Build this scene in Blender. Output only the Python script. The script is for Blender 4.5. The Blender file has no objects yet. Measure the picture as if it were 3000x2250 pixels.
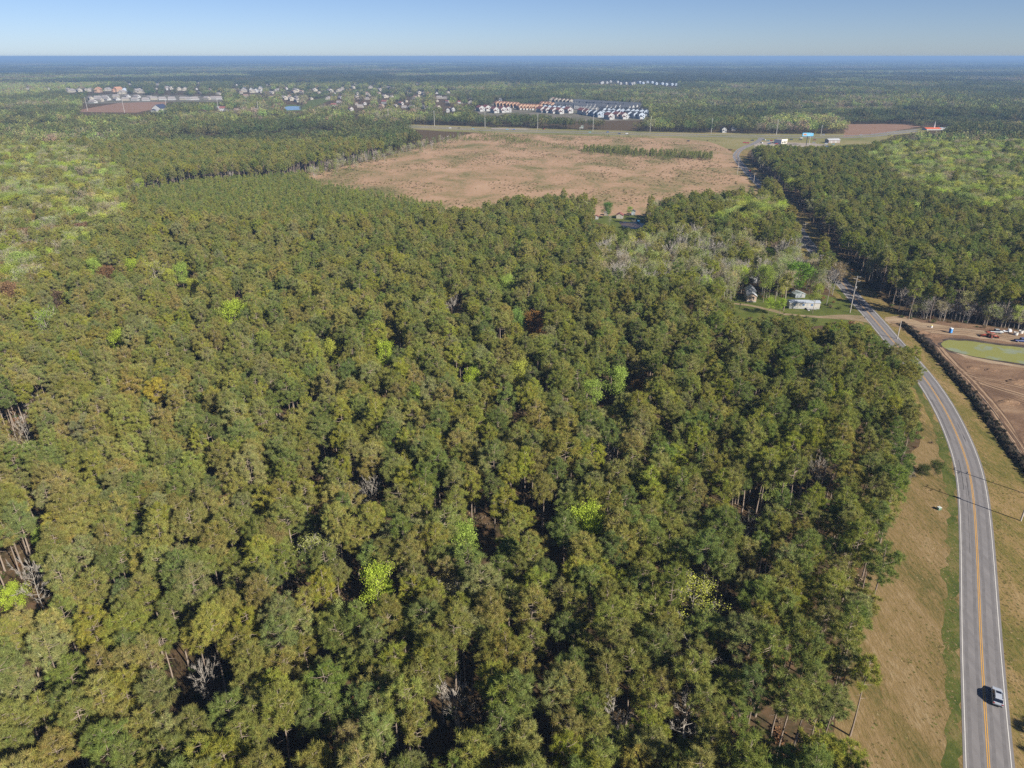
import bpy, bmesh, math, random
import numpy as np
from mathutils import Vector, Matrix, Euler
from mathutils.geometry import tessellate_polygon

random.seed(7)
RNG = np.random.default_rng(11)
SC = bpy.context.scene
COL = SC.collection

# ------------------------------------------------------------------ camera, sky, sun, exposure
CAM_H = 115.0
FPX = 2081.0                      # focal length in pixels of the 3000 px wide photograph
PITCH = math.atan(960 / FPX)
cam_d = bpy.data.cameras.new('camera')
cam_d.sensor_width = 36.0
cam_d.lens = 36.0 * FPX / 3000.0
cam_d.clip_start = 1.0
cam_d.clip_end = 200000.0
cam = bpy.data.objects.new('camera', cam_d)
COL.objects.link(cam)
cam.location = (0, 0, CAM_H)
cam.rotation_euler = (math.pi / 2 - PITCH, 0, 0)
SC.camera = cam

SUN_EL = math.radians(33)
SUN_ROT = math.radians(135)
world = bpy.data.worlds.new('World')
SC.world = world
world.use_nodes = True
wn = world.node_tree
wn.nodes.clear()
w_out = wn.nodes.new('ShaderNodeOutputWorld')
w_bg = wn.nodes.new('ShaderNodeBackground')
w_sky = wn.nodes.new('ShaderNodeTexSky')
w_sky.sky_type = 'NISHITA'
w_sky.sun_disc = False
w_sky.sun_elevation = SUN_EL
w_sky.sun_rotation = SUN_ROT
w_sky.altitude = 50
w_sky.air_density = 0.6
w_sky.dust_density = 0.25
w_sky.ozone_density = 4.0
w_bg.inputs['Strength'].default_value = 0.057
w_wb = wn.nodes.new('ShaderNodeMix'); w_wb.data_type = 'RGBA'; w_wb.blend_type = 'MULTIPLY'
w_wb.inputs['Factor'].default_value = 1
w_wb.inputs['B'].default_value = (.96, .93, 1.0, 1)      # the camera's white balance, the same all over the sky
wn.links.new(w_sky.outputs[0], w_wb.inputs['A'])
wn.links.new(w_wb.outputs['Result'], w_bg.inputs[0])
wn.links.new(w_bg.outputs[0], w_out.inputs[0])

sun_d = bpy.data.lights.new('sun', 'SUN')
sun_d.energy = 4.8
sun_d.angle = math.radians(0.5)
sun_d.color = (1.0, 0.93, 0.82)
sun = bpy.data.objects.new('sun', sun_d)
COL.objects.link(sun)
sun_vec = Vector((math.cos(SUN_EL) * math.sin(SUN_ROT), math.cos(SUN_EL) * math.cos(SUN_ROT), math.sin(SUN_EL)))
sun.rotation_euler = sun_vec.to_track_quat('Z', 'Y').to_euler()
sun.location = (200, -200, 300)

SC.view_settings.view_transform = 'Standard'
SC.view_settings.look = 'None'
SC.view_settings.exposure = 0.8
SC.view_settings.gamma = 1.0
SC.view_settings.use_curve_mapping = False
SC.cycles.max_bounces = 5
SC.cycles.diffuse_bounces = 3
SC.cycles.glossy_bounces = 2
SC.cycles.transmission_bounces = 3
SC.cycles.volume_bounces = 0
SC.cycles.transparent_max_bounces = 4
SC.cycles.use_denoising = False
HAZE = 1.15e-4
SC.cycles.sample_clamp_indirect = 6

# ------------------------------------------------------------------ helpers
def G(x, y, z=0.0):
    """photo pixel (3000x2250) on the plane of height z -> world x, y"""
    u = (x - 1500) / FPX
    v = (y - 1125) / FPX
    d = (CAM_H - z) / (math.sin(PITCH) + v * math.cos(PITCH))
    return (d * u, d * (math.cos(PITCH) - v * math.sin(PITCH)))

def project(X, Y, Z):
    X = np.asarray(X, float); Y = np.asarray(Y, float); Z = np.asarray(Z, float)
    dz = Z - CAM_H
    depth = Y * math.cos(PITCH) - dz * math.sin(PITCH)
    v = (-dz * math.cos(PITCH) - Y * math.sin(PITCH)) / depth
    return 1500 + FPX * X / depth, 1125 + FPX * v, depth

def in_poly(px, py, poly):
    px = np.asarray(px, float); py = np.asarray(py, float)
    res = np.zeros(px.shape, bool)
    n = len(poly)
    for i in range(n):
        x0, y0 = poly[i][:2]; x1, y1 = poly[(i + 1) % n][:2]
        if y0 == y1:
            continue
        c = ((y0 > py) != (y1 > py)) & (px < (x1 - x0) * (py - y0) / (y1 - y0) + x0)
        res ^= c
    return res

_perm = RNG.random((256, 256))
def vnoise(x, y):
    x = np.asarray(x, float); y = np.asarray(y, float)
    xi = np.floor(x).astype(int); yi = np.floor(y).astype(int)
    fx = x - xi; fy = y - yi
    fx = fx * fx * (3 - 2 * fx); fy = fy * fy * (3 - 2 * fy)
    a = _perm[xi % 256, yi % 256]; b = _perm[(xi + 1) % 256, yi % 256]
    c = _perm[xi % 256, (yi + 1) % 256]; d = _perm[(xi + 1) % 256, (yi + 1) % 256]
    return (a * (1 - fx) + b * fx) * (1 - fy) + (c * (1 - fx) + d * fx) * fy

def fbm(x, y, o=3):
    s = 0; a = .5; t = 0
    for i in range(o):
        s = s + a * vnoise(x * 2 ** i + 17.3 * i, y * 2 ** i + 5.1 * i); t += a; a *= .5
    return s / t

def tag(o, label=None, cat=None, group=None, kind=None):
    if label: o['label'] = label
    if cat: o['category'] = cat
    if group: o['group'] = group
    if kind: o['kind'] = kind
    return o

def link(name, me, parent=None):
    o = bpy.data.objects.new(name, me)
    COL.objects.link(o)
    if parent is not None:
        o.parent = parent
    return o

def empty(name, loc, rz=0.0):
    o = bpy.data.objects.new(name, None)
    o.empty_display_size = .5
    COL.objects.link(o)
    o.location = loc
    o.rotation_euler = (0, 0, rz)
    return o

def copy_tree(o, parent=None):
    c = o.copy()
    COL.objects.link(c)
    if parent is not None:
        c.parent = parent
    for ch in list(o.children):
        copy_tree(ch, c)
    return c

# ------------------------------------------------------------------ materials
def new_mat(name):
    m = bpy.data.materials.new(name)
    m.use_nodes = True
    nt = m.node_tree
    nt.nodes.clear()
    out = nt.nodes.new('ShaderNodeOutputMaterial')
    return m, nt, out

def plain(name, col, rough=.7, spec=.3, metal=0.0, noise=.12, scale=2.0):
    """paint / metal / wood: a base colour with slight mottling"""
    m, nt, out = new_mat(name)
    b = nt.nodes.new('ShaderNodeBsdfPrincipled')
    b.inputs['Roughness'].default_value = rough
    b.inputs['Metallic'].default_value = metal
    b.inputs['Specular IOR Level'].default_value = spec
    tc = nt.nodes.new('ShaderNodeTexCoord')
    n = nt.nodes.new('ShaderNodeTexNoise')
    n.inputs['Scale'].default_value = scale
    n.inputs['Detail'].default_value = 3
    nt.links.new(tc.outputs['Object'], n.inputs['Vector'])
    mx = nt.nodes.new('ShaderNodeMix'); mx.data_type = 'RGBA'
    mx.inputs['A'].default_value = (*[c * (1 - noise) for c in col], 1)
    mx.inputs['B'].default_value = (*[min(1, c * (1 + noise)) for c in col], 1)
    nt.links.new(n.outputs['Fac'], mx.inputs['Factor'])
    nt.links.new(mx.outputs['Result'], b.inputs['Base Color'])
    nt.links.new(b.outputs[0], out.inputs[0])
    return m

def foliage_mat(name, trans=.25):
    m, nt, out = new_mat(name)
    a = nt.nodes.new('ShaderNodeAttribute'); a.attribute_type = 'GEOMETRY'; a.attribute_name = 'col'
    t = nt.nodes.new('ShaderNodeAttribute'); t.attribute_type = 'INSTANCER'; t.attribute_name = 'tint'
    mx = nt.nodes.new('ShaderNodeMix'); mx.data_type = 'RGBA'; mx.blend_type = 'MULTIPLY'
    mx.inputs['Factor'].default_value = 1
    nt.links.new(a.outputs['Color'], mx.inputs['A'])
    nt.links.new(t.outputs['Color'], mx.inputs['B'])
    d = nt.nodes.new('ShaderNodeBsdfDiffuse')
    nt.links.new(mx.outputs['Result'], d.inputs['Color'])
    if trans > 0:
        tr = nt.nodes.new('ShaderNodeBsdfTranslucent')
        nt.links.new(mx.outputs['Result'], tr.inputs['Color'])
        ms = nt.nodes.new('ShaderNodeMixShader'); ms.inputs[0].default_value = trans
        nt.links.new(d.outputs[0], ms.inputs[1]); nt.links.new(tr.outputs[0], ms.inputs[2])
        nt.links.new(ms.outputs[0], out.inputs[0])
    else:
        nt.links.new(d.outputs[0], out.inputs[0])
    return m

def bark_mat():
    m, nt, out = new_mat('bark')
    a = nt.nodes.new('ShaderNodeAttribute'); a.attribute_type = 'GEOMETRY'; a.attribute_name = 'col'
    d = nt.nodes.new('ShaderNodeBsdfDiffuse')
    nt.links.new(a.outputs['Color'], d.inputs['Color'])
    nt.links.new(d.outputs[0], out.inputs[0])
    return m

def soil(name, stops, scale=.05, detail=8, stretch=(1, 1, 1), rot=0.0, bump=.4, fine=1.2, fine_amt=.35, rough=.95):
    """ground cover: a colour ramp of large patches, broken up by finer grain"""
    m, nt, out = new_mat(name)
    g = nt.nodes.new('ShaderNodeNewGeometry')
    mp = nt.nodes.new('ShaderNodeMapping')
    mp.inputs['Scale'].default_value = stretch
    mp.inputs['Rotation'].default_value = (0, 0, rot)
    nt.links.new(g.outputs['Position'], mp.inputs['Vector'])
    n1 = nt.nodes.new('ShaderNodeTexNoise')
    n1.inputs['Scale'].default_value = scale; n1.inputs['Detail'].default_value = detail
    n1.inputs['Roughness'].default_value = .65
    n1.inputs['Distortion'].default_value = .4
    nt.links.new(mp.outputs[0], n1.inputs['Vector'])
    n2 = nt.nodes.new('ShaderNodeTexNoise')
    n2.inputs['Scale'].default_value = fine; n2.inputs['Detail'].default_value = 5
    n2.inputs['Roughness'].default_value = .75
    nt.links.new(mp.outputs[0], n2.inputs['Vector'])
    mth = nt.nodes.new('ShaderNodeMath'); mth.operation = 'MULTIPLY_ADD'
    sub = nt.nodes.new('ShaderNodeMath'); sub.operation = 'SUBTRACT'; sub.inputs[1].default_value = .5
    nt.links.new(n2.outputs['Fac'], sub.inputs[0])
    nt.links.new(sub.outputs[0], mth.inputs[0]); mth.inputs[1].default_value = fine_amt
    nt.links.new(n1.outputs['Fac'], mth.inputs[2])
    r = nt.nodes.new('ShaderNodeValToRGB')
    els = r.color_ramp.elements
    while len(els) < len(stops):
        els.new(.5)
    for e, (p, c) in zip(els, stops):
        e.position = p; e.color = (*c, 1)
    nt.links.new(mth.outputs[0], r.inputs[0])
    b = nt.nodes.new('ShaderNodeBsdfPrincipled')
    b.inputs['Roughness'].default_value = rough
    b.inputs['Specular IOR Level'].default_value = .1
    nt.links.new(r.outputs[0], b.inputs['Base Color'])
    bp = nt.nodes.new('ShaderNodeBump')
    bp.inputs['Strength'].default_value = bump
    bp.inputs['Distance'].default_value = .25
    nt.links.new(n2.outputs['Fac'], bp.inputs['Height'])
    nt.links.new(bp.outputs[0], b.inputs['Normal'])
    nt.links.new(b.outputs[0], out.inputs[0])
    return m

M_FOL = foliage_mat('needles', .33)
M_LEAF = foliage_mat('leaves', .35)
M_BARK = bark_mat()
M_FAR = foliage_mat('far_foliage', .15)

# ------------------------------------------------------------------ mesh builders
class TriMesh:
    def __init__(self):
        self.V = []; self.F = []; self.C = []; self.M = []; self.n = 0
    def add(self, v, f, c, m):
        v = np.asarray(v, np.float32).reshape(-1, 3); f = np.asarray(f, np.int32).reshape(-1, 3)
        c = np.asarray(c, np.float32)
        if c.ndim == 1:
            c = np.tile(c, (len(v), 1))
        self.V.append(v); self.F.append(f + self.n); self.C.append(c)
        self.M.append(np.full(len(f), m, np.int32)); self.n += len(v)
    def merge(self, o, mat4=None, colmul=None, mmap=None):
        v = np.concatenate(o.V); f = np.concatenate(o.F); c = np.concatenate(o.C); m = np.concatenate(o.M)
        if mat4 is not None:
            v = v @ np.asarray(mat4)[:3, :3].T + np.asarray(mat4)[:3, 3]
        if colmul is not None:
            c = c * np.asarray(colmul)
        self.V.append(v.astype(np.float32)); self.F.append(f + self.n); self.C.append(c); self.M.append(m); self.n += len(v)
    def mesh(self, name, mats):
        me = bpy.data.meshes.new(name)
        v = np.concatenate(self.V); f = np.concatenate(self.F); c = np.concatenate(self.C); m = np.concatenate(self.M)
        me.vertices.add(len(v)); me.vertices.foreach_set('co', v.astype(np.float32).ravel())
        me.loops.add(len(f) * 3); me.loops.foreach_set('vertex_index', f.astype(np.int32).ravel())
        me.polygons.add(len(f))
        me.polygons.foreach_set('loop_start', np.arange(0, len(f) * 3, 3, dtype=np.int32))
        me.polygons.foreach_set('material_index', m.astype(np.int32))
        for mt in mats:
            me.materials.append(mt)
        at = me.attributes.new('col', 'FLOAT_COLOR', 'POINT')
        at.data.foreach_set('color', np.concatenate([c, np.ones((len(c), 1), np.float32)], 1).astype(np.float32).ravel())
        me.update(calc_edges=True)
        me.validate()
        return me

def unit(a):
    return a / np.maximum(np.linalg.norm(a, axis=-1, keepdims=True), 1e-6)

def rand_dirs(n, up=0.0):
    d = RNG.normal(size=(n, 3)); d = unit(d); d[:, 2] += up
    return unit(d)

def blades(tm, c, d, L, W, col, m):
    """narrow triangles: needles, twigs"""
    n = len(c)
    s = unit(np.cross(d, rand_dirs(n)))
    L = np.broadcast_to(L, (n,))[:, None]; W = np.broadcast_to(W, (n,))[:, None]
    v = np.empty((n, 3, 3), np.float32)
    v[:, 0] = c - s * W / 2; v[:, 1] = c + s * W / 2; v[:, 2] = c + d * L
    cc = np.repeat(np.broadcast_to(col, (n, 3))[:, None], 3, 1)
    tm.add(v.reshape(-1, 3), np.arange(n * 3).reshape(-1, 3), cc.reshape(-1, 3), m)

def quads(tm, c, nrm, S, col, m, asp=.75):
    """leaf-sized quads"""
    n = len(c)
    a = unit(np.cross(nrm, rand_dirs(n))); b = np.cross(nrm, a)
    S = np.broadcast_to(S, (n,))[:, None]
    v = np.empty((n, 4, 3), np.float32)
    v[:, 0] = c - a * S / 2; v[:, 1] = c + b * S / 2 * asp; v[:, 2] = c + a * S / 2; v[:, 3] = c - b * S / 2 * asp
    i = np.arange(n)[:, None] * 4
    f = np.concatenate([i + [[0, 1, 2]], i + [[0, 2, 3]]], 0)
    cc = np.repeat(np.broadcast_to(col, (n, 3))[:, None], 4, 1)
    tm.add(v.reshape(-1, 3), f, cc.reshape(-1, 3), m)

def tube(tm, pts, rad, col, m, k=5):
    pts = np.asarray(pts, float); n = len(pts)
    t = unit(np.gradient(pts, axis=0))
    ref = np.array([1., .1, .05]) if abs(t[0][2]) > .6 else np.array([0, 0, 1.])
    a = unit(np.cross(t, ref)); b = np.cross(t, a)
    ang = np.arange(k) * 2 * math.pi / k
    rad = np.broadcast_to(rad, (n,))
    v = pts[:, None] + rad[:, None, None] * (np.cos(ang)[None, :, None] * a[:, None] + np.sin(ang)[None, :, None] * b[:, None])
    f = []
    for i in range(n - 1):
        for j in range(k):
            p = i * k + j; q = i * k + (j + 1) % k
            f += [(p, q, q + k), (p, q + k, p + k)]
    tm.add(v.reshape(-1, 3), f, col, m)

# ------------------------------------------------------------------ tree prototypes
PINE_COL = np.array([.295, .295, .082])
def pine(h=20., R=3.4, base=.52, seed=0, nb=19, dense=1.0, cone=False):
    """returns trunk (with limbs) and crown as TriMesh"""
    r = np.random.default_rng(seed)
    tr = TriMesh(); cr = TriMesh()
    bark = np.array([.255, .205, .165]) * r.uniform(.85, 1.15)
    lean = r.normal(size=2) * .35
    zs = np.linspace(0, h * .97, 8)
    P = np.stack([lean[0] * (zs / h) ** 2 + .12 * np.sin(zs * .4 + seed), lean[1] * (zs / h) ** 2 + .1 * np.cos(zs * .3 + seed), zs], 1)
    tube(tr, P, np.interp(zs, [0, h * .1, h], [.26, .2, .035]) * h / 20, bark, 0, 6)
    lumps = []
    at = lambda z: np.array([np.interp(z, P[:, 2], P[:, 0]), np.interp(z, P[:, 2], P[:, 1]), z])
    cz = h * (base + .97) / 2; az_ = h * (.97 - base) / 2
    flat = r.uniform(.8, 1.05)
    for i in range(nb):
        t = (i + r.uniform(0, .9)) / nb                    # 0 low .. 1 top
        az = i * 2.399 + r.uniform(-.5, .5)
        if cone:
            z = h * (base + (1 - base - .05) * t); L = R * ((1 - t) * .95 + .1) * r.uniform(.7, 1.1)
        else:
            u_ = -.72 + 1.62 * t                           # over the dome, fewer low down
            z = cz + az_ * u_ * flat
            L = R * math.sqrt(max(.03, 1 - u_ * u_ * .93)) * r.uniform(.62, 1.1)
        zo = max(h * base * .9, z - L * r.uniform(.15, .5))
        o = at(zo)
        e = np.array([o[0] + math.cos(az) * L, o[1] + math.sin(az) * L, z])
        mid = (o + e) / 2 + np.array([0, 0, -.1 * L])
        tube(tr, [o, mid, e], [.075, .05, .02], bark * 1.15, 0, 3)
        lumps.append((e, r.uniform(.55, 1.05)))
        if L > 1.9 and r.random() < .55:
            lumps.append((o + (e - o) * r.uniform(.45, .65) + np.array([r.uniform(-.5, .5), r.uniform(-.5, .5), r.uniform(.2, .7)]), r.uniform(.6, .9)))
    lumps.append((at(h * .965), .8)); lumps.append((at(h * .9) + np.array([.4, -.3, 0]), 1.0))
    # dead lower snags
    for i in range(r.integers(2, 6)):
        z = h * (base * r.uniform(.6, 1)); az = r.uniform(0, 6.28); L = r.uniform(.6, 1.8)
        o = np.array([np.interp(z, P[:, 2], P[:, 0]), np.interp(z, P[:, 2], P[:, 1]), z])
        tube(tr, [o, o + np.array([math.cos(az) * L, math.sin(az) * L, r.uniform(-.2, .4)])], [.045, .012], bark * 1.25, 0, 3)
    sz = R / 3.4
    for c, rad in lumps:
        rad *= sz ** .6
        nt_ = max(3, int(7 * dense * rad / .9))
        off = r.normal(size=(nt_, 3)); off = unit(off) * r.uniform(.25, 1, (nt_, 1)) * rad * np.array([1, 1, .62])
        tc = c + off
        k = int(33 * dense)
        cc = np.repeat(tc, k, 0) + r.normal(size=(nt_ * k, 3)) * .1
        d = r.normal(size=(nt_ * k, 3)); d = unit(d) + .55 * unit(np.repeat(off, k, 0)) + np.array([0, 0, .5]); d = unit(d)
        tcol = PINE_COL * r.uniform(.82, 1.18, (nt_, 1)) * (1 + r.normal(size=(nt_, 3)) * np.array([.05, .03, .08]))
        colr = np.repeat(tcol, k, 0) * r.uniform(.75, 1.3, (nt_ * k, 1))
        blades(cr, cc, d, r.uniform(.45, .9, nt_ * k), r.uniform(.048, .085, nt_ * k), colr, 0)
    return tr, cr

def limb_tree(h, R, seed, style):
    """broadleaf: 'bare', 'bud' (thin spring leaves), 'leaf' (full lime), 'round' (dense evergreen)"""
    r = np.random.default_rng(seed)
    tr = TriMesh(); cr = TriMesh()
    bark = {'bare': np.array([.36, .33, .29]), 'bud': np.array([.33, .30, .26])}.get(style, np.array([.2, .17, .13])) * r.uniform(.85, 1.15)
    zs = np.linspace(0, h * .86, 7)
    P = np.stack([.25 * np.sin(zs * .35 + seed), .25 * np.cos(zs * .28 + seed * 2), zs], 1)
    tube(tr, P, np.interp(zs, [0, h], [.2, .03]) * h / 16, bark, 0, 5)
    tips = []
    nb = {'round': 20, 'leaf': 18, 'bud': 17, 'bare': 17}[style]
    b0 = {'round': .25, 'leaf': .34, 'bud': .38, 'bare': .34}[style]
    for i in range(nb):
        t = (i + r.uniform(0, .7)) / nb
        z = h * (b0 + (.84 - b0) * t)
        az = i * 2.399 + r.uniform(-.6, .6)
        if style == 'round':
            prof = math.sqrt(max(.05, 1 - (2 * (t - .38)) ** 2 * .6))
        else:
            prof = .45 + .75 * math.sin(math.pi * min(1, .2 + .75 * t)) - .35 * t
        L = R * prof * r.uniform(.7, 1.15)
        up = r.uniform(.35, .8) + .7 * t
        o = np.array([np.interp(z, P[:, 2], P[:, 0]), np.interp(z, P[:, 2], P[:, 1]), z])
        e = o + np.array([math.cos(az) * L, math.sin(az) * L, up * L])
        mid = (o + e) / 2 + np.array([math.cos(az) * L * .1, math.sin(az) * L * .1, -.08 * L])
        tube(tr, [o, mid, e], [.07 * h / 16, .045 * h / 16, .015], bark, 0, 3)
        for k in range(6 if style in ('bare', 'bud') else 5):
            f = r.uniform(.35, 1.0)
            s = o + (e - o) * f
            d = unit(np.array([math.cos(az), math.sin(az), up]) + r.normal(size=3) * .65 + np.array([0, 0, .25]))
            l2 = L * r.uniform(.22, .48)
            e2 = s + d * l2
            blades(tr, s[None], d[None], l2, .07, bark * 1.05, 0)
            tips.append((e2, d, l2)); tips.append((s + d * l2 * .55, d, l2 * .8))
    tips.append((np.array([P[-1, 0], P[-1, 1], h * .9]), np.array([0, 0, 1.]), h * .1))
    T = np.array([t[0] for t in tips]); D = np.array([t[1] for t in tips]); LL = np.array([t[2] for t in tips])
    n = len(T)
    if style in ('bare', 'bud'):
        k = 7
        dd = unit(np.repeat(D, k, 0) + r.normal(size=(n * k, 3)) * .55 + np.array([0, 0, .3]))
        target = cr if style == 'bare' else tr
        blades(target, np.repeat(T, k, 0) - dd * .1, dd, np.repeat(LL, k) * r.uniform(.35, .8, n * k) + .25, .055, bark * r.uniform(.9, 1.3, (n * k, 1)), 0)
    if style != 'bare':
        k = {'bud': 15, 'leaf': 34, 'round': 24}[style]
        spread = {'bud': .55, 'leaf': .62, 'round': .75}[style] * (R / 3.2) ** .5
        c = np.repeat(T, k, 0) + r.normal(size=(n * k, 3)) * spread * np.array([1, 1, .8])
        keep = c[:, 2] < h * 1.03
        c = c[keep]
        nr = rand_dirs(len(c), .6)
        size = {'bud': r.uniform(.16, .32, len(c)), 'leaf': r.uniform(.20, .38, len(c)), 'round': r.uniform(.3, .55, len(c))}[style]
        clump = np.repeat(r.uniform(.75, 1.25, (n, 1)), k, 0)[keep]
        col = np.array([.75, .75, .75]) * clump * r.uniform(.7, 1.3, (len(c), 1))
        quads(cr, c, nr, size, col, 0)
    return tr, cr

def proto_mesh(name, tr, cr, fol):
    t = TriMesh()
    t.merge(tr); t.merge(cr)
    t.M[0] = t.M[0] * 0; t.M[1] = t.M[1] * 0 + 1
    t.M = list(t.M)
    nt_ = len(np.concatenate(tr.F)); nc = len(np.concatenate(cr.F))
    t.M = [np.concatenate([np.zeros(nt_, int), np.ones(nc, int)])]
    return t.mesh(name, [M_BARK, fol])

PROTO = {}      # kind -> list of (height, trunk mesh, crown mesh, joined mesh)
def add_proto(kind, h, tr, cr, fol):
    i = len(PROTO.setdefault(kind, []))
    PROTO[kind].append((h, tr.mesh(f'{kind}_trunk_mesh', [M_BARK]), cr.mesh(f'{kind}_crown_mesh', [fol if kind != 'bare' else M_BARK]),
                        proto_mesh(f'{kind}_mesh_{i:02d}', tr, cr, fol if kind != 'bare' else M_BARK)))

for s in range(14):
    add_proto('pine', 20, *pine(20, RNG.uniform(2.5, 3.6), RNG.uniform(.44, .62), 100 + s, int(RNG.integers(25, 34)), 1.15), M_FOL)
for s in range(4):
    add_proto('young', 8, *pine(8, 1.75, .12, 200 + s, 15, .75, cone=True), M_FOL)
for s in range(5):
    add_proto('leaf', 16, *limb_tree(16, RNG.uniform(3.2, 4.3), 300 + s, 'leaf'), M_LEAF)
for s in range(5):
    add_proto('bud', 16, *limb_tree(16, RNG.uniform(3.0, 4.2), 400 + s, 'bud'), M_LEAF)
for s in range(5):
    add_proto('bare', 14, *limb_tree(14, RNG.uniform(2.6, 3.8), 500 + s, 'bare'), M_LEAF)
for s in range(3):
    add_proto('round', 13, *limb_tree(13, 4.2, 600 + s, 'round'), M_LEAF)

# low-poly clumps for the distance
def lod_tree(tm, x, y, h, R, n, S, col, base=.45, bark=True):
    c = rand_dirs(n) * RNG.uniform(.5, 1, (n, 1)) * np.array([R, R, h * (1 - base) / 2])
    nr = unit(c / np.array([R, R, h * .3]) + RNG.normal(size=(n, 3)) * .5)
    c = c + np.array([x, y, h * (1 + base) / 2])
    quads(tm, c, nr, RNG.uniform(.7, 1.2, n) * S, col * RNG.uniform(.75, 1.25, (n, 1)), 0, .8)
    if bark:
        blades(tm, np.array([[x, y, 0.]]), np.array([[0, 0, 1.]]), h * .8, .45, np.array([.6, .5, .42]), 0)

CLUMPS = {}
def clump_set(key, count, size, step, n, S, hh, base, bark, frac):
    out = []
    for k in range(count):
        tm = TriMesh()
        g = np.arange(-size / 2 + step / 2, size / 2, step)
        for x in g:
            for y in g:
                if RNG.random() > frac:
                    continue
                h = RNG.uniform(*hh)
                c = np.ones(3) * RNG.uniform(.8, 1.2) * (1 + RNG.normal(size=3) * np.array([.06, .03, .06]))
                lod_tree(tm, x + RNG.uniform(-.4, .4) * step, y + RNG.uniform(-.4, .4) * step, h, h * RNG.uniform(.16, .22), n, S, c, base, bark)
        out.append(tm.mesh(f'{key}_clump_{k:02d}', [M_FAR]))
    CLUMPS[key] = out
clump_set('mid', 6, 16, 5.3, 46, 1.5, (14, 21), .42, True, .95)
clump_set('far', 5, 60, 7.5, 16, 3.2, (12, 20), .3, False, .95)
clump_set('vast', 4, 250, 17, 8, 9., (11, 19), .1, False, .95)
# shrubs
def shrub_mesh(name, seed, twig):
    r = np.random.default_rng(seed); tm = TriMesh()
    n = 60
    c = unit(r.normal(size=(n, 3))) * r.uniform(.2, 1, (n, 1)) * np.array([.8, .8, .5]) + np.array([0, 0, .55])
    quads(tm, c, rand_dirs(n, .6), r.uniform(.18, .42, n), np.ones(3) * r.uniform(.7, 1.3, (n, 1)), 0)
    d = unit(r.normal(size=(26, 3)) + np.array([0, 0, 1.2])); d[:, 2] = abs(d[:, 2])
    blades(tm, np.zeros((26, 3)), d, r.uniform(.6, 1.4, 26), .06, np.array([1.1, 1.0, .9]), 0)
    return tm.mesh(name, [M_FAR])
SHRUBS = [shrub_mesh(f'shrub_mesh_{i}', 700 + i, 0) for i in range(4)]

def instancer(name, meshes, P, RZ, SCL, TINT, IDX, kind='stuff', label=None):
    """one object that scatters tree or shrub meshes over points"""
    coll = bpy.data.collections.new(name + '_parts')
    for i, me in enumerate(meshes):
        coll.objects.link(bpy.data.objects.new(f'{name}_part_{i:02d}', me))
    me = bpy.data.meshes.new(name)
    n = len(P)
    me.vertices.add(n); me.vertices.foreach_set('co', np.asarray(P, np.float32).ravel())
    a = me.attributes.new('rz', 'FLOAT', 'POINT'); a.data.foreach_set('value', np.asarray(RZ, np.float32))
    a = me.attributes.new('scl', 'FLOAT_VECTOR', 'POINT'); a.data.foreach_set('vector', np.asarray(SCL, np.float32).ravel())
    a = me.attributes.new('tint', 'FLOAT_COLOR', 'POINT')
    a.data.foreach_set('color', np.concatenate([np.asarray(TINT, np.float32), np.ones((n, 1), np.float32)], 1).ravel())
    a = me.attributes.new('idx', 'INT', 'POINT'); a.data.foreach_set('value', np.asarray(IDX, np.int32))
    o = link(name, me)
    ng = bpy.data.node_groups.new(name + '_nodes', 'GeometryNodeTree')
    ng.interface.new_socket('Geometry', in_out='INPUT', socket_type='NodeSocketGeometry')
    ng.interface.new_socket('Geometry', in_out='OUTPUT', socket_type='NodeSocketGeometry')
    N = ng.nodes; L = ng.links
    gi = N.new('NodeGroupInput'); go = N.new('NodeGroupOutput')
    m2p = N.new('GeometryNodeMeshToPoints')
    ci = N.new('GeometryNodeCollectionInfo'); ci.inputs['Collection'].default_value = coll
    ci.inputs['Separate Children'].default_value = True; ci.inputs['Reset Children'].default_value = True
    iop = N.new('GeometryNodeInstanceOnPoints'); iop.inputs['Pick Instance'].default_value = True
    def named(nm, ty):
        q = N.new('GeometryNodeInputNamedAttribute'); q.data_type = ty; q.inputs['Name'].default_value = nm
        return q.outputs['Attribute']
    cx = N.new('ShaderNodeCombineXYZ'); L.new(named('rz', 'FLOAT'), cx.inputs['Z'])
    e2r = N.new('FunctionNodeEulerToRotation'); L.new(cx.outputs[0], e2r.inputs[0])
    L.new(gi.outputs[0], m2p.inputs[0]); L.new(m2p.outputs[0], iop.inputs['Points'])
    L.new(ci.outputs[0], iop.inputs['Instance']); L.new(named('idx', 'INT'), iop.inputs['Instance Index'])
    L.new(e2r.outputs[0], iop.inputs['Rotation']); L.new(named('scl', 'FLOAT_VECTOR'), iop.inputs['Scale'])
    L.new(iop.outputs[0], go.inputs[0])
    md = o.modifiers.new('scatter', 'NODES'); md.node_group = ng
    tag(o, label, None, None, kind)
    return o

# ------------------------------------------------------------------ curves and sheets on the ground
def spline(pts, step=3.0):
    p = [Vector((*q[:2], 0)) for q in pts]
    out = []
    for i in range(len(p) - 1):
        a = p[max(0, i - 1)]; b = p[i]; c = p[i + 1]; d = p[min(len(p) - 1, i + 2)]
        n = max(1, int((c - b).length / step))
        for k in range(n):
            t = k / n
            out.append(.5 * ((2 * b) + (c - a) * t + (2 * a - 5 * b + 4 * c - d) * t * t + (3 * b - a - 3 * c + d) * t ** 3))
    out.append(p[-1])
    return np.array([[v.x, v.y] for v in out])

def offset(line, d):
    t = unit(np.gradient(line, axis=0))
    nrm = np.stack([t[:, 1], -t[:, 0]], 1)         # to the right of travel
    return line + nrm * np.asarray(d).reshape(-1, 1)

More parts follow.
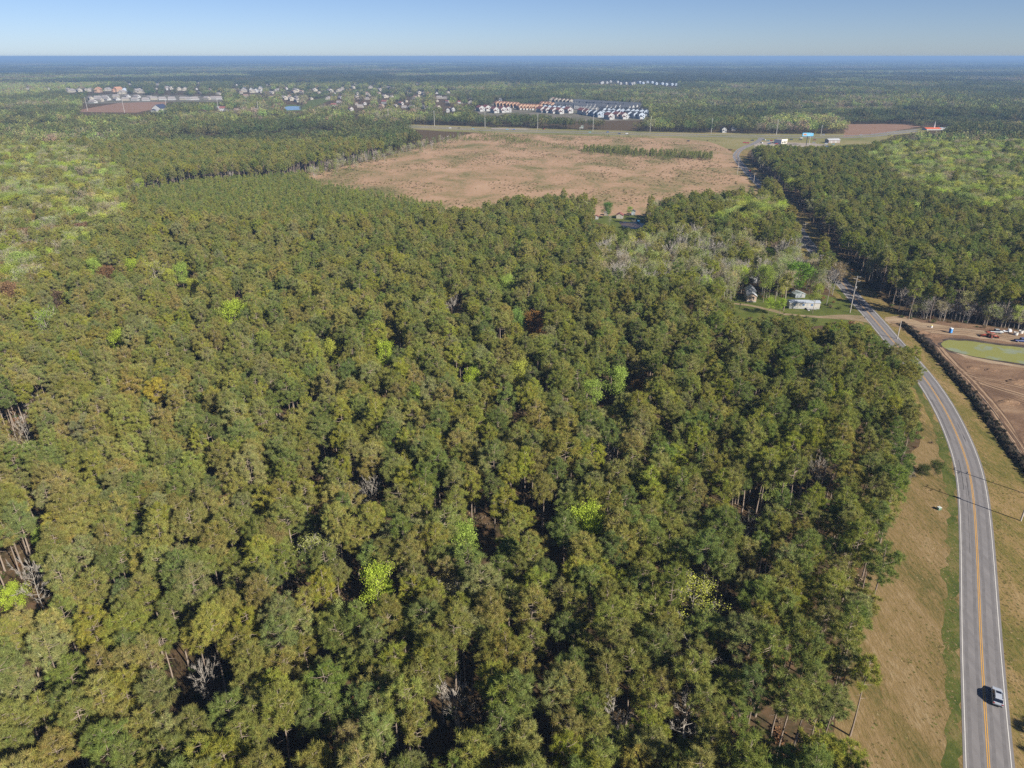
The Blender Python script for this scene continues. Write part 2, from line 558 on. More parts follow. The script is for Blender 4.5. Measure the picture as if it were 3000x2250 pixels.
def strip(name, line, a, b, z, mat, kind='structure', jit=0.0, parent=None, cols=1):
    n = len(line)
    ja = RNG.normal(size=n) * jit; jb = RNG.normal(size=n) * jit
    L = offset(line, a + ja); R = offset(line, b + jb)
    V = []
    for i in range(n):
        for c in range(cols + 1):
            q = L[i] + (R[i] - L[i]) * c / cols
            V.append((q[0], q[1], z))
    F = []
    w = cols + 1
    for i in range(n - 1):
        for c in range(cols):
            F.append((i * w + c, i * w + c + 1, (i + 1) * w + c + 1, (i + 1) * w + c))
    me = bpy.data.meshes.new(name); me.from_pydata(V, [], F); me.materials.append(mat); me.update()
    bm = bmesh.new(); bm.from_mesh(me); bmesh.ops.recalc_face_normals(bm, faces=bm.faces)
    if bm.faces and sum(f.normal.z for f in bm.faces) < 0:
        bmesh.ops.reverse_faces(bm, faces=bm.faces)
    bm.to_mesh(me); bm.free()
    o = link(name, me, parent)
    if parent is None:
        tag(o, kind=kind)
    return o

def sheet(name, poly_px, z, mat, jit=.6, step=4.0, ground=False, kind='structure'):
    P = [np.array(q if ground else G(*q)) for q in poly_px]
    ring = []
    for i in range(len(P)):
        a, b = P[i], P[(i + 1) % len(P)]
        n = max(1, min(60, int(np.linalg.norm(b - a) / step)))
        for k in range(n):
            q = a + (b - a) * k / n
            ring.append(q + RNG.normal(size=2) * jit * (0.4 if k == 0 else 1))
    V = [Vector((q[0], q[1], z)) for q in ring]
    F = tessellate_polygon([V])
    me = bpy.data.meshes.new(name)
    me.from_pydata([tuple(v) for v in V], [], [tuple(f) for f in F]); me.materials.append(mat)
    bm = bmesh.new(); bm.from_mesh(me)
    for f in bm.faces:
        f.normal_update()
        if f.normal.z < 0:
            f.normal_flip()
    bm.to_mesh(me); bm.free()
    return tag(link(name, me), kind=kind)

# ------------------------------------------------------------------ ground
def ground_mat():
    m, nt, out = new_mat('forest_floor')
    g = nt.nodes.new('ShaderNodeNewGeometry')
    ln = nt.nodes.new('ShaderNodeVectorMath'); ln.operation = 'LENGTH'
    nt.links.new(g.outputs['Position'], ln.inputs[0])
    # leaf litter and undergrowth
    n1 = nt.nodes.new('ShaderNodeTexNoise'); n1.inputs['Scale'].default_value = .35; n1.inputs['Detail'].default_value = 10; n1.inputs['Roughness'].default_value = .75
    nt.links.new(g.outputs['Position'], n1.inputs['Vector'])
    r1 = nt.nodes.new('ShaderNodeValToRGB')
    r1.color_ramp.elements[0].position = .35; r1.color_ramp.elements[0].color = (.05, .046, .024, 1)
    r1.color_ramp.elements[1].position = .65; r1.color_ramp.elements[1].color = (.15, .095, .056, 1)
    nt.links.new(n1.outputs['Fac'], r1.inputs[0])
    # woods and clearings too far away to tell trees apart
    mp = nt.nodes.new('ShaderNodeMapping'); mp.inputs['Scale'].default_value = (.00045, .0007, 1)
    nt.links.new(g.outputs['Position'], mp.inputs['Vector'])
    n2 = nt.nodes.new('ShaderNodeTexNoise'); n2.inputs['Scale'].default_value = 1; n2.inputs['Detail'].default_value = 9
    n2.inputs['Roughness'].default_value = .7
    nt.links.new(mp.outputs[0], n2.inputs['Vector'])
    r2 = nt.nodes.new('ShaderNodeValToRGB')
    r2.color_ramp.elements[0].position = .4; r2.color_ramp.elements[0].color = (.022, .030, .014, 1)
    r2.color_ramp.elements[1].position = .62; r2.color_ramp.elements[1].color = (.085, .09, .04, 1)
    nt.links.new(n2.outputs['Fac'], r2.inputs[0])
    mr = nt.nodes.new('ShaderNodeMapRange'); mr.inputs['From Min'].default_value = 2600; mr.inputs['From Max'].default_value = 5000
    nt.links.new(ln.outputs['Value'], mr.inputs['Value'])
    mx = nt.nodes.new('ShaderNodeMix'); mx.data_type = 'RGBA'
    nt.links.new(mr.outputs[0], mx.inputs['Factor'])
    nt.links.new(r1.outputs[0], mx.inputs['A']); nt.links.new(r2.outputs[0], mx.inputs['B'])
    d = nt.nodes.new('ShaderNodeBsdfDiffuse')
    nt.links.new(mx.outputs['Result'], d.inputs['Color'])
    nt.links.new(d.outputs[0], out.inputs[0])
    return m

rings = [0, 60, 120, 200, 320, 500, 800, 1300, 2100, 3400, 5500, 9000, 14000, 21000, 32000, 60000, 120000]
NS = 96
V = [(0, 0, 0)]; F = []
for r_ in rings[1:]:
    for k in range(NS):
        V.append((r_ * math.cos(2 * math.pi * k / NS), r_ * math.sin(2 * math.pi * k / NS), 0))
for k in range(NS):
    F.append((0, 1 + k, 1 + (k + 1) % NS))
for i in range(len(rings) - 2):
    for k in range(NS):
        a = 1 + i * NS + k; b = 1 + i * NS + (k + 1) % NS
        F.append((a, a + NS, b + NS, b))
me = bpy.data.meshes.new('ground'); me.from_pydata(V, [], F); me.materials.append(ground_mat())
tag(link('ground', me), kind='structure')

M_CUT = soil('clearcut', [(0.3, (0.114, 0.121, 0.036)), (0.42, (0.23, 0.179, 0.086)), (0.54, (0.357, 0.231, 0.14)), (0.74, (0.438, 0.301, 0.194))], .02, 9, (1, .7, 1), .1, .5, .35, .5)
M_DRYGRASS = soil('dry_grass', [(0.3, (0.097, 0.093, 0.029)), (0.44, (0.176, 0.131, 0.049)), (0.6, (0.239, 0.166, 0.078)), (0.8, (0.321, 0.243, 0.137))], .11, 9, (1, .22, 1), .07, .9, 1.5, .85)
M_VERGE = soil('verge_grass', [(0.3, (0.099, 0.104, 0.025)), (0.46, (0.179, 0.144, 0.044)), (0.6, (0.268, 0.184, 0.08)), (0.8, (0.327, 0.247, 0.129))], .10, 9, (1, .28, 1), .07, .9, 1.4, .8)
M_GREEN = soil('green_verge', [(.32, (.055, .075, .018)), (.48, (.09, .105, .024)), (.6, (.15, .13, .045)), (.8, (.22, .17, .075))], .2, 7, (1, .5, 1), .1, .6, 1.5, .5)
M_LAWN = soil('lawn', [(0.3, (0.061, 0.078, 0.017)), (0.55, (0.104, 0.126, 0.026)), (0.8, (0.174, 0.148, 0.061))], .12, 7, (1, 1, 1), 0, .5, 1.5, .4)
M_DIRT = soil('site_dirt', [(0.28, (0.104, 0.065, 0.039)), (0.45, (0.174, 0.109, 0.07)), (0.6, (0.244, 0.157, 0.096)), (0.75, (0.313, 0.217, 0.139))], .05, 9, (1, 2.2, 1), .25, .8, .7, .5)
M_SAND = soil('sandy_track', [(0.3, (0.261, 0.183, 0.113)), (0.55, (0.348, 0.261, 0.174)), (0.8, (0.418, 0.331, 0.244))], .1, 8, (.5, 2, 1), .15, .5, 1.2, .4)
M_MUD = soil('wet_ditch', [(.3, (.045, .035, .03)), (.6, (.09, .07, .06)), (.8, (.16, .12, .08))], .2, 7, (1, 1, 1), 0, .6, 1.2, .4, .6)
M_FIELD = soil('ploughed_field', [(0.3, (0.217, 0.131, 0.083)), (0.6, (0.27, 0.165, 0.109)), (0.8, (0.313, 0.209, 0.139))], .01, 6, (1, 4, 1), .1, .3, .2, .2)
M_PARK = soil('gravel_lot', [(0.3, (0.261, 0.217, 0.174)), (0.6, (0.365, 0.313, 0.261)), (0.8, (0.435, 0.392, 0.339))], .05, 6, (1, 1, 1), 0, .2, .6, .3)

M_ESTATE = soil('estate_plots', [(0.35, (0.087, 0.096, 0.044)), (0.5, (0.148, 0.131, 0.096)), (0.65, (0.226, 0.191, 0.157))], .03, 6, (1, 1, 1), 0, .2, .3, .4)
def asphalt():
    m, nt, out = new_mat('asphalt')
    g = nt.nodes.new('ShaderNodeNewGeometry')
    mp = nt.nodes.new('ShaderNodeMapping'); mp.inputs['Scale'].default_value = (1, .12, 1); mp.inputs['Rotation'].default_value = (0, 0, .1)
    nt.links.new(g.outputs['Position'], mp.inputs['Vector'])
    n = nt.nodes.new('ShaderNodeTexNoise'); n.inputs['Scale'].default_value = .6; n.inputs['Detail'].default_value = 8
    nt.links.new(mp.outputs[0], n.inputs['Vector'])
    n2 = nt.nodes.new('ShaderNodeTexNoise'); n2.inputs['Scale'].default_value = 14; n2.inputs['Detail'].default_value = 4
    nt.links.new(g.outputs['Position'], n2.inputs['Vector'])
    ad = nt.nodes.new('ShaderNodeMath'); ad.operation = 'MULTIPLY_ADD'; ad.inputs[1].default_value = .3
    nt.links.new(n2.outputs['Fac'], ad.inputs[0]); nt.links.new(n.outputs['Fac'], ad.inputs[2])
    r = nt.nodes.new('ShaderNodeValToRGB')
    r.color_ramp.elements[0].position = .4; r.color_ramp.elements[0].color = (.165, .156, .156, 1)
    r.color_ramp.elements[1].position = .9; r.color_ramp.elements[1].color = (.235, .222, .22, 1)
    nt.links.new(ad.outputs[0], r.inputs[0])
    b = nt.nodes.new('ShaderNodeBsdfPrincipled'); b.inputs['Roughness'].default_value = .85; b.inputs['Specular IOR Level'].default_value = .2
    nt.links.new(r.outputs[0], b.inputs['Base Color']); nt.links.new(b.outputs[0], out.inputs[0])
    return m
M_ASPH = asphalt()
M_WHITE = plain('white_road_paint', (.62, .60, .56), .8, .2, 0, .15, 1.5)
M_YEL = plain('yellow_road_paint', (.62, .33, .05), .8, .2, 0, .15, 1.5)
M_TYRE = plain('tyre_mark', (.085, .08, .08), .9, .1)

# road centre line (photo pixels of the yellow line, near to far)
road_px = [(2908, 2420), (2902, 2330), (2897, 2250), (2890, 2148), (2883, 2033), (2876, 1930), (2870, 1793), (2864, 1644), (2854, 1472), (2841, 1380), (2828, 1332), (2811, 1290),
           (2777, 1214), (2748, 1165), (2721, 1123), (2693, 1087), (2655, 1043), (2608, 991), (2588, 966), (2549, 921), (2512, 882), (2440, 797), (2368, 715), (2333, 664), (2290, 606), (2240, 556), (2190, 505), (2160, 468), (2157, 452), (2172, 436), (2200, 424)]
road_c = spline([G(*p) for p in road_px], 2.5)
# smooth the traced line
for _ in range(30):
    road_c[1:-1] = (road_c[:-2] + 2 * road_c[1:-1] + road_c[2:]) / 4
HALF = 3.55
strip('road_shoulder', road_c, -HALF - 6.5, HALF + 10, .02, M_VERGE, jit=.5)
strip('grass_verge', road_c[:150], -HALF - 3.3, -HALF - .6, .035, M_GREEN, jit=.5)
rd = strip('road', road_c, -HALF - .45, HALF + .55, .06, M_ASPH, cols=4)
for nm, d, w, m in (('edge_line', -HALF, .14, M_WHITE), ('edge_line', HALF, .14, M_WHITE), ('centre_line', -.16, .13, M_YEL), ('centre_line', .16, .13, M_YEL)):
    strip(nm, road_c, d - w / 2, d + w / 2, .075, m, parent=rd)
M_WORN = plain('worn_asphalt', (.165, .156, .156), .85, .2, 0, .25, .6)
for d_ in (-2.75, -.95, .95, 2.75):
    strip('wheel_path', road_c[:170], d_ - .3, d_ + .3, .064, M_WORN, parent=rd, jit=.05)
M_CRACK = plain('tar_seam', (.05, .048, .05), .7, .3)
for q_ in range(14):
    j_ = int(RNG.integers(4, 150)); L_ = int(RNG.integers(3, 9)); d_ = RNG.uniform(-3.2, 3.2)
    strip('tar_seam', road_c[j_:j_ + L_], d_ - .03, d_ + .03, .069, M_CRACK, parent=rd, jit=.05)
for (k0, k1, d, w) in ((54, 66, -2.6, .16), (42, 50, -2.2, .2), (41, 46, -1.1, .12), (30, 44, -1.6, .08)):
    seg = road_c[k0:k1]
    if len(seg) > 2:
        strip('tyre_mark', seg, d - w / 2, d + w / 2, .068, M_TYRE, parent=rd, jit=.02)

# mown strip, construction site, pond
sheet('mown_strip', [(2400, 2420), (2420, 2250), (2450, 2100), (2500, 1873), (2530, 1758), (2560, 1640), (2570, 1500), (2600, 1390), (2690, 1310), (2700, 1230), (2740, 1260), (2790, 1320), (2820, 1420), (2835, 1560), (2842, 1800), (2850, 2100), (2853, 2250), (2853, 2420)], .03, M_DRYGRASS, .5)
sheet('field_verge', [(2920, 2420), (2935, 1793), (2915, 1500), (2880, 1340), (2830, 1230), (2760, 1120), (2690, 1035), (2640, 975), (2700, 1005), (2790, 1095), (2860, 1180), (2930, 1285), (2990, 1370), (3100, 1500), (3300, 1700), (3300, 2420)], .025, M_VERGE, .4)
sheet('construction_site', [(2590, 935), (2640, 922), (2698, 938), (2800, 945), (2900, 957), (3000, 971), (3250, 990), (3250, 1560), (3080, 1450), (2990, 1350), (2930, 1265), (2860, 1165), (2790, 1085), (2720, 1015), (2660, 962), (2610, 945)], .04, M_DIRT, .5)
sheet('sandy_track', [(2592, 930), (2640, 926), (2700, 945), (2780, 956), (2900, 972), (3000, 988), (3200, 1010), (3200, 1030), (3000, 1008), (2900, 994), (2800, 982), (2730, 976), (2700, 965), (2640, 950), (2605, 948)], .055, M_SAND, .5, 3)
TRK = plain('rutted_soil', (.135, .085, .055), .95, .1, 0, .3, .3); TRK2 = plain('scraped_soil', (.34, .235, .15), .95, .1, 0, .25, .3)
for i in range(26):
    a_ = (RNG.uniform(2720, 2960), 0); b_ = RNG.uniform(0, 1)
    off_ = RNG.uniform(8, 60)
    seg_px = [(2700 + off_ * 1.1, 1006 + off_ * .2), (2745 + off_, 1045 + off_ * .3), (2810 + off_, 1100 + off_ * .45), (2880 + off_, 1180 + off_ * .5), (2960 + off_, 1290 + off_ * .6), (3060 + off_, 1420 + off_)]
    if i % 3 == 0: seg_px = [(2740 + off_, 1052 + off_ * .6), (2850 + off_, 1085 + off_), (3000 + off_, 1110 + off_ * 1.6), (3150, 1150 + off_ * 2)]
    if i % 3 == 2: seg_px = [(2610, 938 + off_ * .25), (2700, 950 + off_ * .3), (2850, 962 + off_ * .3), (3000, 985 + off_ * .3), (3150, 1010 + off_ * .3)]
    ln_ = spline([G(*p) for p in seg_px], 3); ln_ = ln_ + np.stack([np.sin(np.arange(len(ln_)) * .13 + i), np.cos(np.arange(len(ln_)) * .1 + i)], 1) * .5
    for d_ in (0, 1.9):
        strip('wheel_rut', ln_, d_, d_ + RNG.uniform(.25, .6), .062 + .001 * i + .0004 * d_, TRK if i % 2 else TRK2, jit=.1)
sheet('sandy_bank', [(2790, 1032), (2850, 1046), (2920, 1060), (3000, 1072), (3200, 1095), (3200, 1103), (3000, 1079), (2900, 1064), (2830, 1049)], .055, M_SAND, .4, 3)

def water_mat(name, shallow, deep, scale, rough=.12):
    m, nt, out = new_mat(name)
    g = nt.nodes.new('ShaderNodeNewGeometry')
    n = nt.nodes.new('ShaderNodeTexNoise'); n.inputs['Scale'].default_value = scale; n.inputs['Detail'].default_value = 3
    nt.links.new(g.outputs['Position'], n.inputs['Vector'])
    r = nt.nodes.new('ShaderNodeValToRGB')
    r.color_ramp.elements[0].position = .54; r.color_ramp.elements[0].color = (*shallow, 1)
    r.color_ramp.elements[1].position = .6; r.color_ramp.elements[1].color = (*deep, 1)
    nt.links.new(n.outputs['Fac'], r.inputs[0])
    b = nt.nodes.new('ShaderNodeBsdfPrincipled'); b.inputs['Roughness'].default_value = rough; b.inputs['IOR'].default_value = 1.33
    nt.links.new(r.outputs[0], b.inputs['Base Color'])
    w = nt.nodes.new('ShaderNodeTexNoise'); w.inputs['Scale'].default_value = 1.2
    nt.links.new(g.outputs['Position'], w.inputs['Vector'])
    bp = nt.nodes.new('ShaderNodeBump'); bp.inputs['Strength'].default_value = .08
    nt.links.new(w.outputs['Fac'], bp.inputs['Height']); nt.links.new(bp.outputs[0], b.inputs['Normal'])
    nt.links.new(b.outputs[0], out.inputs[0])
    return m
pond_px = [(2757, 1008), (2765, 1000), (2781, 996), (2853, 1001), (2925, 1012), (3000, 1019), (3120, 1036), (3120, 1086), (3000, 1067), (2907, 1054), (2835, 1041), (2781, 1027), (2763, 1018)]
sheet('pond', pond_px, .07, water_mat('muddy_water', (.25, .255, .085), (.24, .27, .19), .09), .25, 2.5)
sheet('pond_bank', [(2748, 1008), (2760, 994), (2781, 990), (2853, 995), (2925, 1006), (3000, 1012), (3120, 1028), (3120, 1092), (3000, 1073), (2907, 1060), (2835, 1047), (2781, 1033), (2756, 1022)], .05, M_MUD, .4, 2.5)

# earth berm of stripped brush along the site edge, and the wet ditch at its foot
berm_px = [(2646, 953), (2660, 963), (2678, 978), (2705, 1003), (2730, 1030), (2759, 1060), (2791, 1098), (2847, 1161), (2890, 1221), (2930, 1277), (2980, 1344), (3040, 1420), (3120, 1520)]
berm_c = spline([G(*p) for p in berm_px], 1.2)
strip('ditch', berm_c, -4.6, -1.3, .06, M_MUD, jit=.35)
V = []; F = []
prof = [(-1.7, 0), (-1.2, .5), (-.6, .95), (0, 1.1), (.6, .9), (1.2, .45), (1.8, 0)]
for i, q in enumerate(berm_c):
    t = unit(np.gradient(berm_c, axis=0))[i] if i == 0 else berm_t[i]
    if i == 0:
        berm_t = unit(np.gradient(berm_c, axis=0)); t = berm_t[0]
    s = .75 + .5 * float(vnoise(i * .2, 3.3))
    for (d, z) in prof:
        nx = (t[1], -t[0])
        k = s * (1 + RNG.normal() * .08)
        V.append((q[0] + nx[0] * d * k, q[1] + nx[1] * d * k, .03 + max(0, z * k + (RNG.normal() * .18 if z > 0 else 0))))
w = len(prof)
for i in range(len(berm_c) - 1):
    for j in range(w - 1):
        F.append((i * w + j, i * w + j + 1, (i + 1) * w + j + 1, (i + 1) * w + j))
me = bpy.data.meshes.new('dirt_berm'); me.from_pydata(V, [], F)
me.materials.append(soil('berm_earth', [(.35, (.03, .028, .02)), (.55, (.07, .055, .04)), (.75, (.14, .10, .065))], .4, 7, (1, 1, 1), 0, .8, 1.5, .5))
bm = bmesh.new(); bm.from_mesh(me); bmesh.ops.recalc_face_normals(bm, faces=bm.faces)
if sum(f.normal.z for f in bm.faces) < 0: bmesh.ops.reverse_faces(bm, faces=bm.faces)
bm.to_mesh(me); bm.free()
tag(link('dirt_berm', me), kind='structure')

def spoil(px, py, w, d, h, seed):
    r = np.random.default_rng(seed); V = []; F = []; nr_, ns_ = 6, 16
    for i in range(nr_ + 1):
        f = i / nr_
        for k in range(ns_):
            a = 2 * math.pi * k / ns_; q = (1 - f) * (1 + r.normal() * .08)
            V.append((w * q * math.cos(a), d * q * math.sin(a), max(0, h * (1 - (1 - f) ** 1.6) + r.normal() * .06 * (0 < i))))
    for i in range(nr_):
        for k in range(ns_): F.append((i * ns_ + k, i * ns_ + (k + 1) % ns_, (i + 1) * ns_ + (k + 1) % ns_, (i + 1) * ns_ + k))
    me = bpy.data.meshes.new('spoil_heap'); me.from_pydata(V, [], F); me.materials.append(M_DIRT)
    o = link('spoil_heap', me); o.location = (*G(px, py), .05); tag(o, kind='structure')
for q_ in ((2700, 975, 3.2, 2, .8, 1), (2730, 985, 4, 2.2, .9, 2), (2985, 1120, 5, 3, 1.1, 3), (2905, 1085, 3, 2, .5, 4), (2955, 1180, 4.5, 2.4, .9, 5), (2850, 1078, 2.5, 1.6, .5, 6)):
    spoil(*q_)
# clear-cut field, lawns, drives, far fields, highway
field_px = [(780, 545), (880, 512), (1000, 490), (1330, 404), (1384, 390), (1452, 387), (1678, 394), (1994, 403), (2110, 412), (2150, 450), (2185, 520), (2230, 575), (2240, 620), (1950, 640), (1600, 640), (1300, 660), (1000, 610)]
sheet('cleared_field', field_px, .03, M_CUT, 2.0, 12)
sheet('highway_verge', [(1120, 362), (1452, 372), (1678, 379), (1994, 387), (2181, 390), (2330, 392), (2452, 392), (2560, 393), (2610, 385), (2720, 374), (2720, 386), (2620, 396), (2560, 430), (2450, 440), (2290, 440), (2130, 436), (2080, 416), (1994, 405), (1678, 397), (1452, 390), (1300, 385), (1120, 372)], .04, soil('highway_grass', [(.3, (.14, .15, .04)), (.55, (.24, .21, .09)), (.8, (.34, .27, .16))], .01, 6, (1, 1, 1), 0, .2, .3, .4), 1.0, 30)
hw_far = spline([G(*p) for p in [(1050, 363), (1194, 368.5), (1452, 379), (1678, 385.5), (1994, 393), (2181, 396.5), (2400, 398.5), (2500, 398), (2560, 394), (2610, 387.5), (2690, 379)]], 12)
hw_near = spline([G(*p) for p in [(1050, 367), (1194, 372), (1452, 383.5), (1678, 390), (1994, 398), (2181, 401.5), (2400, 403.5), (2500, 403), (2575, 398), (2630, 390), (2690, 384)]], 12)
for _ in range(6):
    for q in (hw_far, hw_near):
        q[1:-1] = (q[:-2] + 2 * q[1:-1] + q[2:]) / 4
for q in (hw_far, hw_near):
    h_ = strip('highway', q, -4.6, 4.6, .1, M_ASPH, cols=2)
    strip('edge_line', q, -4.1, -3.9, .13, M_WHITE, parent=h_)
    strip('edge_line', q, 3.9, 4.1, .13, M_WHITE, parent=h_)
strip('side_road', spline([G(*p) for p in [(2200, 424), (2220, 415), (2232, 404)]], 8), -4, 4, .09, M_ASPH)
sheet('gravel_lot', [(2205, 420), (2260, 414), (2300, 417), (2380, 420), (2420, 424), (2380, 431), (2300, 428), (2210, 428)], .08, M_PARK, .8, 10)
sheet('gravel_lot', [(1440, 374.5), (1560, 377), (1540, 380), (1440, 378)], .08, M_PARK, .8, 10)
sheet('lawn', [(2120, 880), (2187, 862), (2240, 855), (2320, 860), (2420, 865), (2500, 885), (2540, 915), (2530, 935), (2480, 950), (2300, 960), (2130, 940)], .03, M_LAWN, .6)
M_DRIVE = soil('sandy_drive', [(.3, (.17, .14, .07)), (.5, (.25, .19, .115)), (.8, (.34, .265, .18))], .2, 7, (1, 1, 1), 0, .5, 1.4, .6)
sheet('driveway', [(2556, 938), (2535, 925), (2470, 922), (2400, 926), (2300, 918), (2260, 905), (2200, 893), (2130, 885), (2130, 889), (2200, 898), (2255, 911), (2300, 923.5), (2400, 932), (2470, 936), (2520, 941), (2552, 950)], .05, M_DRIVE, .25, 2.5)
sheet('lawn', [(1735, 645), (1770, 632), (1860, 630), (1950, 640), (1960, 665), (1900, 690), (1800, 680)], .04, M_LAWN, .8)
sheet('garden_pond', [(1813, 650), (1828, 649), (1870, 651), (1890, 656), (1880, 668), (1850, 672), (1822, 664)], .08, water_mat('dark_water', (.012, .014, .02), (.10, .065, .045), .05, .35), .4, 3)
fields = [
    [(2470, 402), (2478, 364), (2560, 363.5), (2660, 365), (2695, 371), (2620, 384), (2560, 394)],
    [(226, 323), (300, 310), (362, 299), (490, 295), (486, 313), (400, 330), (244, 328)],
]
for f_ in fields:
    sheet('ploughed_field', f_, .05, M_FIELD, 1.5, 25)
sheet('park_lawn', [(815, 312), (850, 306), (885, 308), (905, 295), (955, 284), (980, 284), (968, 294), (920, 314), (890, 325), (825, 327)], .05, M_LAWN, 1.5, 25)
sheet('lake', [(830, 314), (850, 311), (878, 311), (887, 316), (880, 322), (840, 323)], .08, water_mat('blue_water', (.03, .06, .10), (.04, .07, .11), .02, .05), 1, 15)
sheet('estate_ground', [(1390, 345), (1390, 318), (1440, 304), (1620, 292), (1860, 304), (1920, 336), (1900, 352), (1700, 355)], .05, M_ESTATE, 1, 30)
sheet('estate_ground', [(235, 306), (245, 280), (350, 275), (670, 282), (670, 298), (484, 298), (362, 301)], .06, M_ESTATE, 1, 30)

# ------------------------------------------------------------------ what must stay in view (photo pixels)
VIS = [
    [(2530, 2260), (2560, 2100), (2602, 1873), (2628, 1758), (2650, 1667), (2636, 1529), (2636, 1430), (2695, 1400), (2740, 1330), (2738, 1260), (2715, 1180), (2692, 1112), (2722, 1075), (2712, 1040), (2690, 1000), (2655, 970), (2622, 935), (2698, 945), (2797, 951), (2897, 964), (3000, 978), (3300, 1010), (3300, 2260)],
    [(2461, 830), (2480, 812), (2618, 926), (2630, 985), (2579, 975), (2540, 930), (2500, 880)],
    [(2345, 660), (2362, 668), (2400, 735), (2380, 738), (2345, 705)],
    [(2143, 470), (2162, 452), (2212, 540), (2200, 545)],
    [(949, 534), (1085, 558), (1180, 575), (1302, 596), (1397, 600), (1437, 577), (1519, 563), (1627, 545), (1695, 549), (1780, 538), (1870, 541), (2007, 538), (2143, 534), (2165, 515), (2140, 475), (2115, 425), (2190, 410), (1994, 392), (1678, 382), (1452, 375), (1200, 366), (1200, 371), (1384, 388), (1330, 407), (1000, 498), (900, 517)],
    [(1200, 365), (1452, 373), (1678, 381), (1994, 390), (2181, 393), (2330, 395), (2452, 394), (2540, 395), (2600, 387), (2690, 378), (2690, 382), (2610, 391), (2540, 418), (2450, 424), (2380, 425), (2290, 420), (2205, 424), (2120, 425), (1994, 404), (1452, 388), (1210, 371)],
    [(2476, 398), (2482, 366), (2660, 367), (2690, 373), (2600, 388)], [(2700, 374), (2728, 372), (2734, 356), (2742, 372), (2768, 374), (2765, 381), (2700, 380)],
    [(232, 322), (262, 301), (250, 286), (340, 279), (460, 281), (655, 286), (650, 296), (484, 297), (482, 312), (400, 328), (246, 327)],
    [(1405, 333), (1400, 322), (1440, 310), (1510, 310), (1600, 305), (1615, 297), (1680, 300), (1830, 309), (1870, 313), (1903, 335), (1890, 341), (1850, 345), (1830, 350), (1790, 349), (1690, 340), (1580, 331), (1500, 329)],
    [(2150, 900), (2187, 888), (2187, 850), (2222, 848), (2226, 880), (2260, 885), (2308, 903), (2310, 868), (2382, 872), (2392, 903), (2440, 908), (2500, 908), (2530, 922), (2520, 936), (2400, 936), (2385, 917), (2330, 908), (2290, 910), (2240, 920), (2200, 918), (2150, 910)],
    [(1735, 645), (1745, 632), (1770, 626), (1840, 625), (1905, 645), (1880, 655), (1850, 662), (1815, 660), (1790, 650), (1760, 652)],
    [(890, 310), (905, 296), (958, 286), (974, 286), (966, 292), (915, 310)], [(832, 322), (836, 313), (880, 312), (885, 320)],
]
MS = 2
mask = np.zeros((2300 // MS, 3400 // MS), bool)
yy, xx = np.mgrid[0:mask.shape[0], 0:mask.shape[1]]
for p in VIS:
    mask |= in_poly(xx * MS + 1, yy * MS + 1, p)

# ------------------------------------------------------------------ houses and other buildings: data first, so trees keep clear of them
H = []      # (x_px, y_px of base centre, style, turn in degrees, size, row phrase)
def row(phrase, style, pts, turn=0, size=1.0, org=(1380, 270), k=3.687):
    for p in pts:
        H.append((org[0] + p[0] / k, org[1] + p[1] / k, style, turn + (p[2] if len(p) > 2 else 0), size, phrase))
def line(a, b, n):
    return [(a[0] + (b[0] - a[0]) * i / max(1, n - 1), a[1] + (b[1] - a[1]) * i / max(1, n - 1)) for i in range(n)]
E1 = 'the pale estate'
row('brown-roofed back row of ' + E1, 'tan', line((880, 108), (1080, 128), 6), 10)
row('upper unfinished row of ' + E1, 'orange', line((285, 152), (500, 168), 7), 15)
row('lower unfinished row of ' + E1, 'orange', line((530, 188), (745, 192), 7), 15)
row('unfinished corner of ' + E1, 'orange', line((775, 158), (880, 168), 4), 15)
row('left white block of ' + E1, 'white', line((945, 170), (1165, 178), 6), 62)
row('middle white block of ' + E1, 'white', line((1210, 188), (1380, 186), 5), 62)
row('right white block of ' + E1, 'white', line((1425, 200), (1610, 198), 5), 62)
row('far right white block of ' + E1, 'white', line((1665, 205), (1790, 188), 4), 62)
row('white back row of ' + E1, 'white', line((1150, 138), (1780, 178), 9), 62)
row('long blue-grey terrace of ' + E1, 'blue', line((800, 196), (1000, 208), 5), 5)
row('second blue-grey terrace of ' + E1, 'blue', line((1290, 250), (1390, 268), 3), 5)
row('right blue-grey terrace of ' + E1, 'blue', line((1430, 232), (1890, 250), 10), 5)
row('front blue-grey terrace of ' + E1, 'blue', line((1420, 258), (1535, 264), 3), 5)
row('right front terrace of ' + E1, 'blue', line((1700, 275), (1820, 285), 3), 20)
row('at the front of ' + E1, 'maroon', [(100, 205), (165, 200), (255, 222), (335, 218), (395, 215), (755, 218), (820, 222), (890, 228), (950, 232), (1050, 224), (1200, 236), (1255, 248), (1490, 292), (1580, 282), (1640, 288)], 20)
E2 = 'the far left estate'
o2 = (200, 230)
row('front row of ' + E2, 'grey', [(270, 265), (345, 248), (420, 235), (525, 235), (620, 238), (725, 238), (840, 240), (930, 230), (1020, 232), (1120, 230), (1245, 232), (1300, 232), (1370, 230), (1500, 228), (1575, 225), (1632, 225)], 70, .98, o2)
row('second row of ' + E2, 'grey', [(245, 228), (320, 218), (400, 213), (520, 205), (640, 205), (745, 207), (885, 218)], 70, .95, o2)
row('in the distant row behind ' + E2, 'cream', [(40, 150), (120, 142), (240, 140), (430, 135), (590, 168), (740, 150), (795, 158), (1065, 118), (1115, 118), (1200, 128), (1265, 130)], 15, 1.3, o2)
row('in the distant row behind ' + E2, 'orange', [(330, 150), (540, 146)], 5, 1.6, o2)
row('in the distant row behind ' + E2, 'blue', [(620, 146)], 5, 1.4, o2)
row('by the dark grove right of ' + E2, 'white', [(1910, 138), (1980, 142), (2080, 122), (2035, 150)], 25, 1.2, o2)
row('alone at the right corner of the ploughed field', 'navy', [(1000, 366)], 10, 1.5, o2)
